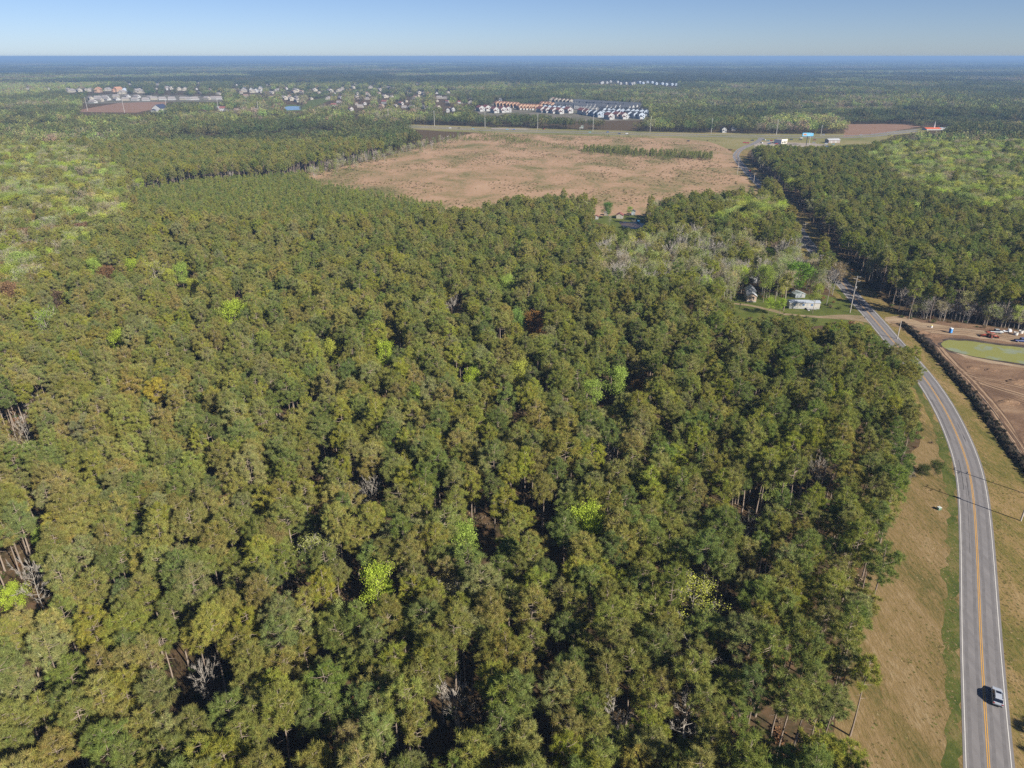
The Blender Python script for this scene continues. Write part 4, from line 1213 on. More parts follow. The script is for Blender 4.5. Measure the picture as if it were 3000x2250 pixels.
# ------------------------------------------------------------------ distant woods
def far_tier(key, d0, d1, size, h):
    Rx = .735 * d1 + 80
    g1 = np.arange(-Rx, Rx, size); g2 = np.arange(d0, d1, size)
    X, Y = np.meshgrid(g1, g2); X = X.ravel(); Y = Y.ravel()
    k = np.abs(X) < .735 * Y + 80 + size
    X, Y = X[k], Y[k]
    X = X + RNG.uniform(-.15, .15, len(X)) * size; Y = Y + RNG.uniform(-.15, .15, len(Y)) * size
    hs = RNG.uniform(.8, 1.12, len(X))
    if key == 'mid':
        hs = hs * np.where(fbm(X / 160, Y / 160 + 40) < .36, .55, 1)
        ok = clear_discs(X, Y) & (dist_line(X, Y, hw_far, 1) > 22) & (dist_line(X, Y, hw_near, 1) > 22) & (dist_line(X, Y, road_c, 4) > 18)
        ok &= visible_ok(X, Y, 20 * hs, 14)
        pb = project(X, Y, 0 * X)[:2]
        for p in fields + [field_px]:
            ok &= ~in_poly(*pb, p)
        ok &= (RNG.random(len(X)) > .04)
    else:
        ok = fbm(X / 500, Y / 700 + 3, 4) > (.33 if key == 'far' else .36)
        ok &= clear_discs(X, Y) if key == 'far' else True
        if key == 'far':
            ok &= visible_ok(X, Y, 16 * hs, 50)
    X, Y, hs = X[ok], Y[ok], hs[ok]
    n = len(X)
    # kind of wood by soft patches
    f = fbm(X / 220 + 50, Y / 300 + 8, 4) * .75 + RNG.random(n) * .25
    if key != 'mid':
        f = fbm(X / 900 + 50, Y / 1300 + 8, 4) * .9 + RNG.random(n) * .1
    near_ = 1.22 if key == 'mid' else .8
    dark = np.array([.085, .096, .037]) * near_; mid_ = np.array([.118, .124, .045]) * near_; lime = np.array([.235, .265, .08]) * (1 if key == 'mid' else .78); tan = np.array([.25, .22, .13]) * (1 if key == 'mid' else .78)
    T = np.where((f < .45)[:, None], dark, np.where((f < .6)[:, None], mid_, np.where((f < .68)[:, None], lime, tan)))
    if key == 'mid':
        cx, cy, _ = project(X, Y, 0 * X + 14)
        jx = RNG.normal(size=n) * 10; jy = RNG.normal(size=n) * 3
        hz = in_poly(cx + jx, cy + jy, HARD_R) | in_poly(cx + jx, cy + jy, GLADE) | in_poly(cx + jx, cy + jy, HARD_L)
        q = RNG.random(n)
        T[hz & (q < .45)] = lime; T[hz & (q > .45) & (q < .7)] = tan
        gl = in_poly(cx, cy, GLADE); T[gl & (q < .55)] = lime * 1.3; T[gl & (q > .75)] = tan
        sub = in_poly(cx, cy, [(600, 340), (700, 250), (1300, 250), (1400, 330), (1200, 360), (900, 350)])
        T[sub & (q < .18)] = lime; T[sub & (q > .18) & (q < .32)] = tan
    bx, by, _ = project(X, Y, 0 * X + 10)
    for p in ([(100, 224), (400, 218), (720, 216), (730, 223), (150, 231)], [(1130, 216), (1450, 212), (1480, 220), (1160, 224)], [(2380, 211), (2700, 206), (3000, 204), (3000, 212), (2400, 216)], [(250, 199), (820, 195), (820, 199), (260, 203)],
              [(2480, 188), (3000, 185), (3000, 190), (2500, 192)], [(880, 187), (1320, 185), (1320, 189), (900, 191)], [(1840, 196), (2330, 192), (2330, 196), (1850, 199)], [(0, 250), (180, 244), (330, 250), (120, 275), (0, 285)]):
        ins = in_poly(bx, by + RNG.normal(size=n) * .8, p)
        T[ins] = np.where((RNG.random(n) < .65)[:, None], lime * 1.1, tan)[ins]
    T = T * RNG.uniform(.8, 1.2, (n, 1)) * (1 + RNG.normal(size=(n, 3)) * np.array([.08, .05, .08]))
    s = np.stack([np.ones(n), np.ones(n), hs], 1)
    return np.stack([X, Y, 0 * X], 1), RNG.integers(0, 4, n) * (math.pi / 2) + RNG.uniform(-.1, .1, n), s, T, RNG.integers(0, len(CLUMPS[key]), n)

P1 = []; meshes = []; base = 0
acc = [[], [], [], [], []]
for key, d0, d1, size, h in (('mid', NEAR, 3300, 16, 20), ('far', 3300, 8200, 60, 18), ('vast', 8200, 21000, 250, 16), ('vast', 21000, 38000, 300, 16)):
    r_ = far_tier(key, d0, d1, size, h)
    for a_, v_ in zip(acc[:4], r_[:4]): a_.append(v_)
    acc[4].append(r_[4] + base); base += len(CLUMPS[key]); meshes += CLUMPS[key]
instancer('distant_forest', meshes, *[np.concatenate(a) for a in acc], label='far woods reaching to the hazy blue horizon')

# ------------------------------------------------------------------ undergrowth, field scrub, brush on the berm
def scrub(name, P, smin, smax, pal, label, flat=1.0):
    n = len(P)
    s = RNG.uniform(smin, smax, n)
    S = np.stack([s, s, s * RNG.uniform(.6, 1.1, n) * flat], 1)
    pal = np.array(pal)
    T = pal[RNG.integers(0, len(pal), n)] * RNG.uniform(.75, 1.25, (n, 1))
    instancer(name, SHRUBS, P, RNG.uniform(0, 6.28, n), S, T, RNG.integers(0, len(SHRUBS), n), label=label)
ux = RNG.uniform(-330, 230, 13000); uy = 60 + 360 * RNG.random(13000) ** 1.5
k = (np.abs(ux) < .735 * uy + 30) & (dist_line(ux, uy, road_c, 3) > 9) & visible_ok(ux, uy, np.full(13000, 1.5), 0) & ~in_poly(*project(ux, uy, 0 * ux)[:2], [(2440, 2500), (2470, 2100), (2520, 1873), (2545, 1758), (2575, 1640), (2590, 1500), (2620, 1400), (2700, 1310), (3300, 1310), (3300, 2500)]) & clear_discs(ux, uy)
scrub('undergrowth', np.stack([ux[k], uy[k], 0 * ux[k]], 1), .45, 2.1, [(.08, .10, .03), (.16, .12, .07), (.20, .15, .10), (.10, .13, .035), (.22, .12, .06)], 'brown and green undergrowth between the pine trunks')
# grass tufts on the mown strip and road verges
gp = []
for _ in range(40):
    j_ = RNG.integers(0, 150, 700); d_ = np.where(RNG.random(700) < .6, -4.3 - RNG.random(700) ** 1.3 * 19, 4.6 + RNG.random(700) ** 1.5 * 9)
    q_ = np.array([offset(road_c[max(0, a - 1):a + 2], 0)[0] for a in j_[:1]])
    t_ = unit(np.gradient(road_c, axis=0))[j_]
    p_ = road_c[j_] + np.stack([t_[:, 1], -t_[:, 0]], 1) * d_[:, None] + RNG.normal(size=(700, 2)) * .8
    pb = project(p_[:, 0], p_[:, 1], 0 * p_[:, 0])
    k_ = (in_poly(pb[0], pb[1], VIS[0])) & (dist_line(p_[:, 0], p_[:, 1], road_c, 1) > 4.4) & (dist_line(p_[:, 0], p_[:, 1], berm_c, 2) > 2)
    k_ &= fbm(p_[:, 0] / 6, p_[:, 1] / 14, 3) > RNG.uniform(.3, .62, 700)
    gp += list(np.stack([p_[k_, 0], p_[k_, 1], np.full(k_.sum(), .02)], 1))
scrub('grass_tufts', np.array(gp)[::2], .12, .42, [(.22, .20, .07), (.34, .27, .12), (.20, .21, .06), (.42, .33, .17), (.30, .23, .10)], 'patchy dry and green tufts on the mown strip and verges', .3)
fp = []
while len(fp) < 7000:
    a_ = RNG.uniform((900, 385), (2200, 600), (4000, 2))
    # even over the ground rather than over the picture
    gx_ = RNG.uniform(-420, 420, 6000); gy_ = RNG.uniform(600, 1330, 6000)
    pb = project(gx_, gy_, 0 * gx_)
    ins = in_poly(pb[0], pb[1], field_px)
    f = fbm(gx_ / 45, gy_ / 60, 3)
    green_corner = in_poly(pb[0], pb[1], [(1880, 545), (1960, 490), (2110, 480), (2170, 540)])
    ins &= RNG.random(6000) < np.where(green_corner, .9, np.clip((f - .47) * 7, .04, 1))
    fp += list(np.stack([gx_[ins], gy_[ins], 0 * gx_[ins]], 1))
scrub('field_scrub', np.array(fp[:7000]), .3, 1.6, [(.14, .15, .045), (.30, .22, .12), (.40, .30, .19), (.20, .20, .06), (.22, .16, .11), (.11, .11, .045)], 'dry scrub and slash over the cleared field', .6)
bi = RNG.integers(0, len(berm_c), 1500)
bp_ = offset(berm_c, 0)[bi] + RNG.normal(size=(1500, 2)) * .8
scrub('brush', np.stack([bp_[:, 0], bp_[:, 1], RNG.uniform(.1, .8, 1500)], 1), .25, 1.15, [(.025, .03, .018), (.045, .04, .028), (.07, .055, .04)], 'dark brush and roots heaped along the berm')
# bands of young growth across the cleared field and along the highway
bands = [((1330, 408), (1560, 420), 120, 4.5), ((1560, 425), (1700, 440), 80, 4), ((1710, 442), (2085, 466), 420, 7.5), ((1700, 450), (2000, 468), 120, 5), ((1400, 392), (1550, 420), 90, 5), ((1700, 398), (1900, 404), 60, 3), ((1960, 500), (2120, 528), 50, 2.2), ((1100, 470), (1330, 430), 60, 3)]
yb = []
for a_, b_, c_, h_ in bands:
    for i in range(c_):
        f = RNG.random()
        q = G(a_[0] + (b_[0] - a_[0]) * f, a_[1] + (b_[1] - a_[1]) * f + RNG.normal() * 2.5)
        s = h_ / 8 * RNG.uniform(.6, 1.2)
        yb.append((q[0], q[1], s))
yb = np.array(yb)
instancer('young_growth', [p[3] for p in PROTO['young']], np.stack([yb[:, 0], yb[:, 1], 0 * yb[:, 0]], 1), RNG.uniform(0, 6, len(yb)), np.stack([yb[:, 2] * 1.1, yb[:, 2] * 1.1, yb[:, 2]], 1),
          np.array([.8, .9, .85]) * RNG.uniform(.7, 1.25, (len(yb), 1)), RNG.integers(0, 4, len(yb)), label='line of young pines crossing the cleared field')

# ------------------------------------------------------------------ buildings
class Box:
    """collects polygons with several materials into one mesh"""
    def __init__(self): self.V = []; self.F = []; self.M = []
    def face(self, pts, m=0):
        n = len(self.V); self.V += [tuple(p) for p in pts]; self.F.append(tuple(range(n, n + len(pts)))); self.M.append(m)
    def box(self, x0, x1, y0, y1, z0, z1, m=0, tx=0.0, ty=0.0):
        """tx, ty pull the top in"""
        n = len(self.V)
        self.V += [(x0, y0, z0), (x1, y0, z0), (x1, y1, z0), (x0, y1, z0), (x0 + tx, y0 + ty, z1), (x1 - tx, y0 + ty, z1), (x1 - tx, y1 - ty, z1), (x0 + tx, y1 - ty, z1)]
        for f in ((0, 3, 2, 1), (4, 5, 6, 7), (0, 1, 5, 4), (1, 2, 6, 5), (2, 3, 7, 6), (3, 0, 4, 7)):
            self.F.append(tuple(n + i for i in f)); self.M.append(m)
    def cyl(self, p0, p1, r0, r1, m=0, k=10):
        p0 = Vector(p0); p1 = Vector(p1); d = (p1 - p0).normalized()
        a = d.orthogonal().normalized(); b = d.cross(a)
        n = len(self.V)
        for p, r in ((p0, r0), (p1, r1)):
            for i in range(k):
                t = 2 * math.pi * i / k
                self.V.append(tuple(p + a * math.cos(t) * r + b * math.sin(t) * r))
        for i in range(k):
            j = (i + 1) % k
            self.F.append((n + i, n + j, n + k + j, n + k + i)); self.M.append(m)
        self.F.append(tuple(n + i for i in reversed(range(k)))); self.M.append(m)
        self.F.append(tuple(n + k + i for i in range(k))); self.M.append(m)
    def gable(self, x0, x1, y0, y1, z, rise, over=.4, th=.18, m=0):
        """ridge along y, with thickness and eaves"""
        xm = (x0 + x1) / 2; sl = rise / (xm - x0)
        a, b = x0 - over, x1 + over; c, d = y0 - over, y1 + over; ze = z - sl * over
        for (p, q) in ((a, xm), (b, xm)):
            n = len(self.V)
            self.V += [(p, c, ze), (p, d, ze), (q, d, z + rise), (q, c, z + rise), (p, c, ze + th), (p, d, ze + th), (q, d, z + rise + th), (q, c, z + rise + th)]
            for f in ((0, 1, 2, 3), (4, 7, 6, 5), (0, 4, 5, 1), (0, 3, 7, 4), (1, 5, 6, 2)):
                self.F.append(tuple(n + i for i in f)); self.M.append(m)
    def walls(self, x0, x1, y0, y1, z0, z1, rise, m=0):
        xm = (x0 + x1) / 2
        self.face([(x0, y0, z0), (x1, y0, z0), (x1, y0, z1), (xm, y0, z1 + rise), (x0, y0, z1)], m)
        self.face([(x1, y1, z0), (x0, y1, z0), (x0, y1, z1), (xm, y1, z1 + rise), (x1, y1, z1)], m)
        self.face([(x1, y0, z0), (x1, y1, z0), (x1, y1, z1), (x1, y0, z1)], m)
        self.face([(x0, y1, z0), (x0, y0, z0), (x0, y0, z1), (x0, y1, z1)], m)
    def mesh(self, name, mats, smooth=False):
        me = bpy.data.meshes.new(name); me.from_pydata(self.V, [], self.F)
        for m in mats: me.materials.append(m)
        me.polygons.foreach_set('material_index', self.M)
        if smooth: me.polygons.foreach_set('use_smooth', [True] * len(self.F))
        me.update()
        return me
    def obj(self, name, mats, parent=None, smooth=False):
        return link(name, self.mesh(name, mats if isinstance(mats, list) else [mats], smooth), parent)

PM = {}
def paint(name, col, rough=.6, spec=.3, metal=0.0, noise=.1, scale=1.5):
    if name not in PM: PM[name] = plain(name, col, rough, spec, metal, noise, scale)
    return PM[name]
W_WHITE = paint('white_siding', (.40, .40, .395)); W_CREAM = paint('cream_siding', (.37, .34, .28)); W_BLUE = paint('blue_grey_siding', (.40, .46, .54)); W_TAN = paint('tan_siding', (.40, .27, .18))
R_DARK = paint('dark_grey_shingle', (.085, .09, .105), .9); R_GREY = paint('grey_shingle', (.27, .245, .235), .9); R_TAN = paint('brown_shingle', (.25, .17, .13), .9)
R_MAROON = paint('maroon_shingle', (.22, .085, .075), .9); R_PLY = paint('bare_plywood_roof', (.42, .22, .13), .9); R_ORANGE = paint('orange_sheathing', (.62, .30, .10), .9); R_NAVY = paint('navy_shingle', (.04, .05, .09), .9)
GLASS = plain('window_glass', (.03, .04, .055), .08, .6, 0, .1)
STYLES = {'white': (W_WHITE, R_DARK), 'tan': (W_CREAM, R_TAN), 'orange': (W_TAN, R_PLY), 'blue': (W_BLUE, R_DARK), 'maroon': (W_WHITE, R_MAROON), 'grey': (W_WHITE, R_GREY), 'cream': (W_CREAM, R_GREY), 'navy': (W_WHITE, R_NAVY)}
def far_house_meshes(style):
    wm, rm = STYLES[style]
    w_, d_, h_, r_ = {'blue': (9, 15, 6, 2.6), 'white': (8, 14, 6, 3), 'orange': (9, 13, 5.5, 3), 'tan': (9, 12, 5.5, 3), 'maroon': (9, 14, 5.5, 3), 'grey': (12, 14, 3.0, 4.0), 'cream': (10, 14, 4.2, 3), 'navy': (11, 18, 5, 4)}[style]
    wl = Box(); wl.walls(-w_ / 2, w_ / 2, -d_ / 2, d_ / 2, 0, h_, r_)
    wl.box(-w_ / 2 - .01, 0, -d_ / 2 - 3.2, -d_ / 2 + .02, 0, 2.9)
    rf = Box(); rf.gable(-w_ / 2, w_ / 2, -d_ / 2, d_ / 2, h_ + .02, r_)
    rf.gable(-w_ / 2, 0, -d_ / 2 - 3.2, -d_ / 2 - .05, 2.92, 1.4, .25)
    wi = Box()
    for zz in ((1.1, 2.3), (3.9, 5.1)) if h_ > 5 else ((1.1, 2.4),):
        for xx in (-2.6, 1.4):
            if zz[0] < 3 and xx < 0: continue
            wi.box(xx, xx + 1.3, -d_ / 2 - .06, -d_ / 2 - .003, *zz)
        for yy in (-d_ * .3, 0, d_ * .28):
            wi.box(w_ / 2 + .003, w_ / 2 + .06, yy - .6, yy + .6, *zz)
            wi.box(-w_ / 2 - .06, -w_ / 2 - .003, yy - .6, yy + .6, *zz)
    gd = Box(); gd.box(-w_ / 2 + .5, -.6, -d_ / 2 - 3.26, -d_ / 2 - 3.21, .05, 2.3)
    return [('wall', wl.mesh('house_wall', [wm])), ('roof', rf.mesh('house_roof', [rm])), ('window', wi.mesh('house_window', [GLASS])), ('garage_door', gd.mesh('house_garage_door', [W_WHITE]))]
HM = {st: far_house_meshes(st) for st in STYLES}
counts = {}
ROOFW = {'white': 'white dark-roofed house', 'tan': 'cream brown-roofed house', 'orange': 'bare orange-roofed house', 'blue': 'blue-grey house', 'maroon': 'white maroon-roofed house', 'grey': 'white grey-roofed house', 'cream': 'pale grey-roofed house', 'navy': 'large white navy-roofed house'}
H = [(a, b, 'cream' if (st_ == 'grey' and i_ % 3 == 0) else st_, c, d, e_) for i_, (a, b, st_, c, d, e_) in enumerate(H)]
tot = {}
for h_ in H: tot[(h_[2], h_[5])] = tot.get((h_[2], h_[5]), 0) + 1
ORDL = ['first', 'second', 'third', 'fourth', 'fifth', 'sixth', 'seventh', 'eighth', 'ninth', 'tenth', 'eleventh', 'twelfth', 'thirteenth', 'fourteenth', 'fifteenth', 'sixteenth', 'seventeenth', 'eighteenth']
order = {}
for i, h_ in enumerate(H): order.setdefault((h_[2], h_[5]), []).append((h_[0], i))
rank = {}
for kk, v in order.items():
    for r_, (x_, i) in enumerate(sorted(v)): rank[i] = r_
for i, (x, y, st, tn, s, ph) in enumerate(H):
    gx_, gy_ = G(x, y)
    e = empty('house', (gx_, gy_, .08), math.radians(tn + (RNG.uniform(-8, 8) if y > 300 and 1380 < x < 1910 else RNG.uniform(-28, 28))))
    s *= 1.5 if 1380 < x < 1910 and y > 295 else 1.25
    e.scale = (s, s, s)
    k_ = (H[i][2], ph)
    lab = f'{ROOFW[st]} {ph}' if tot[k_] == 1 else f'{ORDL[rank[i]]} {ROOFW[st]} from left, {ph}'
    tag(e, lab, 'house', 'houses of the far settlements')
    for pn, pm_ in HM[st]:
        if y > 300 or pn in ('wall', 'roof'):
            link(pn, pm_, e)

# the small brick house
e = empty('brick_house', (*G(2201, 885), .04), math.radians(-8))
tag(e, 'small tan brick house with a pale roof and two narrow windows by the lawn', 'house')
b = Box(); b.walls(-2.3, 2.3, 0, 9.5, 0, 3.3, 1.3); b.obj('wall', W_WHITE, e)
BRICK = paint('tan_brick', (.50, .38, .29), .9, .2, 0, .25, 6)
b = Box(); b.face([(-2.32, -.05, .45), (2.32, -.05, .45), (2.32, -.05, 3.3), (0, -.05, 4.55), (-2.32, -.05, 3.3)]); b.face([(-2.32, -.05, .45), (-2.32, -.004, .45), (2.32, -.004, .45), (2.32, -.05, .45)]); b.obj('brick_front', BRICK, e)
b = Box(); b.gable(-2.3, 2.3, 0, 3.2, 3.33, 1.3, .35); b.gable(-2.4, 2.4, 3.7, 9.5, 4.6, 1.9, .3); b.obj('roof', paint('pale_metal_roof', (.50, .52, .55), .5), e)
b = Box(); b.walls(-2.4, 2.4, 3.72, 9.45, 3.2, 4.6, 1.9); b.obj('upper_wall', W_WHITE, e)
for x0 in (-1.15, .75):
    f = Box(); f.box(x0 - .08, x0 + .48, -.11, -.053, 1.2, 2.7); fo = f.obj('window', W_WHITE, e)
    g_ = Box(); g_.box(x0, x0 + .4, -.14, -.113, 1.28, 2.62); g_.obj('pane', GLASS, fo)
b = Box(); b.box(2.305, 2.36, 5.2, 6.1, .1, 2.2); b.obj('door', paint('brown_door', (.2, .12, .08)), e)

# the mobile home
e = empty('mobile_home', (*G(2311, 904), .04), math.radians(-4))
tag(e, 'long grey mobile home with white skirting and a pale flat-pitched roof', 'mobile home')
b = Box(); b.walls(0, 4.4, -15, 0, .75, 3.2, .55)
SID = paint('grey_beige_siding', (.46, .44, .40))
me = b.mesh('wall', [SID]); me.transform(Matrix.Rotation(math.radians(90), 4, 'Z')); link('wall', me, e)
b = Box(); b.gable(0, 4.4, -15, 0, 3.22, .55, .25, .14); me = b.mesh('roof', [paint('blue_grey_metal_roof', (.38, .42, .48), .45)]); me.transform(Matrix.Rotation(math.radians(90), 4, 'Z')); link('roof', me, e)
b = Box(); b.box(.06, 14.94, .04, 4.3, 0, .74); b.obj('skirting', W_WHITE, e)
for x0 in (1.9, 6.2, 10.4):
    f = Box(); f.box(x0, x0 + 1.3, -.06, -.003, 1.45, 2.75); fo = f.obj('window', W_WHITE, e)
    g_ = Box(); g_.box(x0 + .15, x0 + 1.15, -.09, -.063, 1.57, 2.63); g_.obj('pane', plain('blue_pane', (.10, .17, .30), .1, .6), fo)
d_ = Box(); d_.box(8.6, 9.5, -.06, -.003, .8, 2.75); d_.obj('door', W_WHITE, e)
d_ = Box(); d_.box(8.2, 12.6, -2.2, -.07, .55, .7)
for x0 in (8.25, 10.4, 12.5): d_.box(x0, x0 + .1, -2.15, -2.05, 0, 1.65)
d_.box(8.35, 12.5, -2.13, -2.07, 1.5, 1.6); d_.box(8.5, 9.5, -2.9, -2.2, 0, .3); d_.obj('deck', W_WHITE, e)

def shed(px, py, w, d, h, r, wall, roof, lab, turn=0, name='shed'):
    e = empty(name, (*G(px, py), .05), math.radians(turn)); tag(e, lab, 'shed')
    b = Box(); b.walls(-w / 2, w / 2, 0, d, 0, h, r); b.obj('wall', wall, e)
    b = Box(); b.gable(-w / 2, w / 2, 0, d, h + .02, r, .3); b.obj('roof', roof, e)
    b = Box(); b.box(w * .12, w * .36, -.06, -.003, .05, 2.0); b.obj('door', paint('shed_door', (.34, .33, .32)), e)
    return e
shed(1815, 641, 5.2, 6, 2.6, 1.3, W_CREAM, R_MAROON, 'cream shed with a maroon gable roof on the small lawn', -12)
shed(1748, 643, 2.2, 2.6, 2.3, .6, W_WHITE, R_MAROON, 'tiny white shed at the left end of the small lawn', -10)
shed(1776, 632, 3.2, 3, 2.2, .5, paint('weathered_boards', (.30, .25, .21)), R_GREY, 'weathered brown shed left of the cream shed', -5)
shed(1855, 630, 3, 3.4, 2.8, .9, paint('blue_grey_boards', (.34, .38, .44)), R_DARK, 'blue-grey shed right of the cream shed in shade', -10)
shed(1912, 625, 5, 4, 2.3, .7, W_WHITE, paint('white_metal_roof', (.7, .7, .68), .5), 'white shed under pines at the right end of the small lawn', -15)
shed(2216, 830, 4, 4, 2.5, .9, W_WHITE, paint('white_metal_roof', (.7, .7, .68)), 'white shed half hidden by the budding tree left of the brick house', 20)
shed(2344, 873, 5.5, 4.2, 1.9, .9, paint('grey_tarp_wall', (.30, .33, .35)), paint('grey_tarp', (.36, .41, .42), .5, .4, 0, .3, 1), 'low tarpaulin-covered shelter behind the mobile home', 10, 'tarp_shelter')

# highway shop, long building, church
e = empty('shop', (*G(2286, 420), .1), math.radians(38)); tag(e, 'white highway shop with a grey roof among parked cars', 'shop')
b = Box(); b.box(-7, 7, -6, 6, 0, 5.2); b.obj('wall', paint('blue_grey_block', (.42, .47, .55)), e)
b = Box(); b.box(-7.05, 7.05, -6.3, -6.02, 0, 6.2); b.obj('front_wall', paint('cream_front', (.80, .76, .64)), e)
b = Box(); b.box(-7.4, 7.4, -6.0, 6.4, 5.22, 5.6); b.obj('roof', R_GREY, e)
for x0 in (-5.5, -1.5, 2.5):
    g_ = Box(); g_.box(x0, x0 + 2.8, -6.4, -6.31, .6, 3.4); g_.obj('window', GLASS, e)
e = empty('long_building', (*G(2438, 418), .1), math.radians(10)); tag(e, 'long low grey building at the end of the gravel lot', 'building')
b = Box(); b.walls(-5, 5, -9, 9, 0, 4, 1.6); me = b.mesh('wall', [paint('brown_grey_wall', (.32, .27, .25))]); me.transform(Matrix.Rotation(math.pi / 2, 4, 'Z')); link('wall', me, e)
b = Box(); b.gable(-5, 5, -9, 9, 4.02, 1.6, .6); me = b.mesh('roof', [paint('grey_metal_roof', (.44, .45, .47), .5)]); me.transform(Matrix.Rotation(math.pi / 2, 4, 'Z')); link('roof', me, e)
g_ = Box()
g_.box(-6, -3.5, -5.08, -5.003, 0, 3); g_.box(1, 3.5, -5.08, -5.003, 0, 3); g_.obj('door', W_WHITE, e)
e = empty('church', (*G(2728, 380.5), .1), math.radians(6)); tag(e, 'low church with an orange-red roof and a slim white steeple', 'church')
b = Box(); b.walls(-7, 7, -13, 13, 0, 2.2, 1.5); me = b.mesh('wall', [W_WHITE]); me.transform(Matrix.Rotation(math.pi / 2, 4, 'Z')); link('wall', me, e)
b = Box(); b.gable(-7, 7, -13, 13, 2.22, 1.5, .5); me = b.mesh('roof', [paint('orange_red_roof', (.65, .15, .06), .6)]); me.transform(Matrix.Rotation(math.pi / 2, 4, 'Z')); link('roof', me, e)
b = Box(); b.box(3.2, 5.4, -1.1, 1.1, 2.4, 5.5); b.cyl((4.3, 0, 5.5), (4.3, 0, 14.5), 1.5, .06, 0, 8); b.obj('steeple', W_WHITE, e)
b = Box(); b.box(14.2, 32, -4, 4, 0, 3); b.obj('annexe_wall', W_WHITE, e)
b = Box(); b.box(13.8, 32.4, -4.4, 4.4, 3.02, 3.4); b.obj('annexe_roof', paint('grey_metal_roof', (.44, .45, .47), .5), e)

# ------------------------------------------------------------------ billboard and highway sign
e = empty('billboard', (*G(2362, 426), .08), math.radians(4)); tag(e, 'large blue billboard with an orange oval on a single dark post', 'billboard')
b = Box(); b.cyl((0, .4, 0), (0, .4, 12.5), .55, .5, 0, 12); b.obj('post', paint('dark_steel', (.05, .05, .055)), e)
b = Box(); b.box(-8, 8, 0, .5, 12.2, 16.4); b.box(-8, 8, .9, 1.4, 12.2, 16.4); b.box(-8, 3.5, 0, .5, 16.4, 17.0); b.obj('frame', paint('dark_steel', (.05, .05, .055)), e)
b = Box(); b.box(-8, 8, -.06, -.003, 12.3, 16.4); b.box(-7.8, 3.2, -.06, -.003, 16.402, 17.0); pn = b.obj('poster', paint('billboard_blue', (.13, .42, .66), .5, .3, 0, .08, .3), e)
def oval(cx, cz, rx, rz, y, mat, nm, par, k=24):
    q = Box(); q.face([(cx + rx * math.cos(2 * math.pi * i / k), y, cz + rz * math.sin(2 * math.pi * i / k)) for i in range(k)]); q.obj(nm, mat, par)
oval(-4.2, 14.7, 2.6, 1.25, -.07, paint('oval_orange', (.62, .32, .14)), 'oval', pn); oval(-4.2, 14.7, 1.7, .7, -.075, paint('oval_brown', (.40, .16, .08)), 'inner_oval', pn)
b = Box(); b.box(-1, 3.5, -.08, -.063, 13.2, 13.6); b.box(-.5, 6.5, -.08, -.063, 15.0, 15.4); b.obj('stripe', paint('stripe_pale', (.5, .62, .72)), pn)
b = Box(); b.box(-8, 8, -1.0, -.1, 11.95, 12.05); b.obj('catwalk', paint('dark_steel', (.05, .05, .055)), e)
e = empty('highway_sign', (*G(1704, 381.5), .1), math.radians(-5)); tag(e, 'white stepped sign board on two posts across the highway', 'sign')
for x0 in (-2.8, 2.8):
    b = Box(); b.box(x0 - .15, x0 + .15, -.15, .15, 0, 3); b.obj('post', paint('grey_post', (.4, .4, .4)), e)
b = Box(); b.box(-3.6, 3.6, -.2, .2, 2.9, 5.0); b.box(-1.2, 3.6, -.2, .2, 5.0, 7.6); b.obj('board', W_WHITE, e)
b = Box(); b.box(-.8, 3.2, -.26, -.203, 5.6, 7.2); b.box(-3, 0, -.26, -.203, 3.3, 3.7); b.box(-3, 2.6, -.26, -.203, 4.2, 4.6); b.obj('print', paint('sign_green', (.10, .16, .12)), e)

# ------------------------------------------------------------------ utility poles and lines
P_WOOD = paint('weathered_pole', (.45, .41, .37), .9, .2, 0, .2, 1); P_CONC = paint('concrete_pole', (.42, .41, .39), .8, .2, 0, .1, 1)
STEEL = paint('galvanised_steel', (.45, .46, .47), .5, .4, .3)
def pole(px, py, h, lab, arms=(.4, 1.4, 2.6), mat=None, trans=False, turn=0.0, r=.2, loc=None):
    x, y = loc if loc else G(px, py)
    e = empty('utility_pole', (x, y, 0), turn); tag(e, lab, 'utility pole', 'poles along the roads')
    mat = mat or P_WOOD
    b = Box(); b.cyl((0, 0, 0), (0, 0, h), r * 1.15, r * .75, 0, 10); b.obj('shaft', mat, e)
    for i, a_ in enumerate(arms):
        s = 1 if i % 2 == 0 else -1
        b = Box(); b.box(min(0, s * 1.5), max(0, s * 1.5), -.2 - .05, -.2 + .05, h - a_ - .06, h - a_ + .06); ao = b.obj('crossarm', STEEL, e)
        q = Box(); q.cyl((s * 1.45, -.2, h - a_ + .06), (s * 1.45, -.2, h - a_ + .4), .09, .06, 0, 8); q.obj('insulator', paint('grey_insulator', (.55, .56, .58), .3, .5), ao)
    if trans:
        b = Box(); b.cyl((.42, 0, h - 6.2), (.42, 0, h - 5.2), .27, .27, 0, 12); b.obj('transformer', STEEL, e)
    return (x, y, h)
def span(a, b, lab, n=1, sag=1.2, dz=.6):
    pts = [Vector((a[0], a[1], a[2] - dz)).lerp(Vector((b[0], b[1], b[2] - dz)), i / 10) - Vector((0, 0, sag * 4 * (i / 10) * (1 - i / 10))) for i in range(11)]
    tm = Box()
    for i in range(10): tm.cyl(pts[i], pts[i + 1], .028, .028, 0, 4)
    o = tm.obj('power_line', paint('wire', (.05, .05, .055), .6))
    tag(o, lab, 'power line', 'wires between the road poles')
pA = pole(2490, 916, 18.7, 'tall pole with three short arms beside the driveway mouth', trans=True, turn=-.3)
pB = pole(2351, 708, 13, 'slim roadside pole farther up, left of the straight road', turn=-.2)
pC = pole(2160, 511, 17, 'tall pole at the far bend where the road meets the field', turn=.1)
pD = pole(2208, 534, 9, 'short pole right of the far road near the red marker', arms=(.3, .9))
pE = pole(2628, 993, 8.5, 'plain wooden pole without arms at the site entrance', arms=())
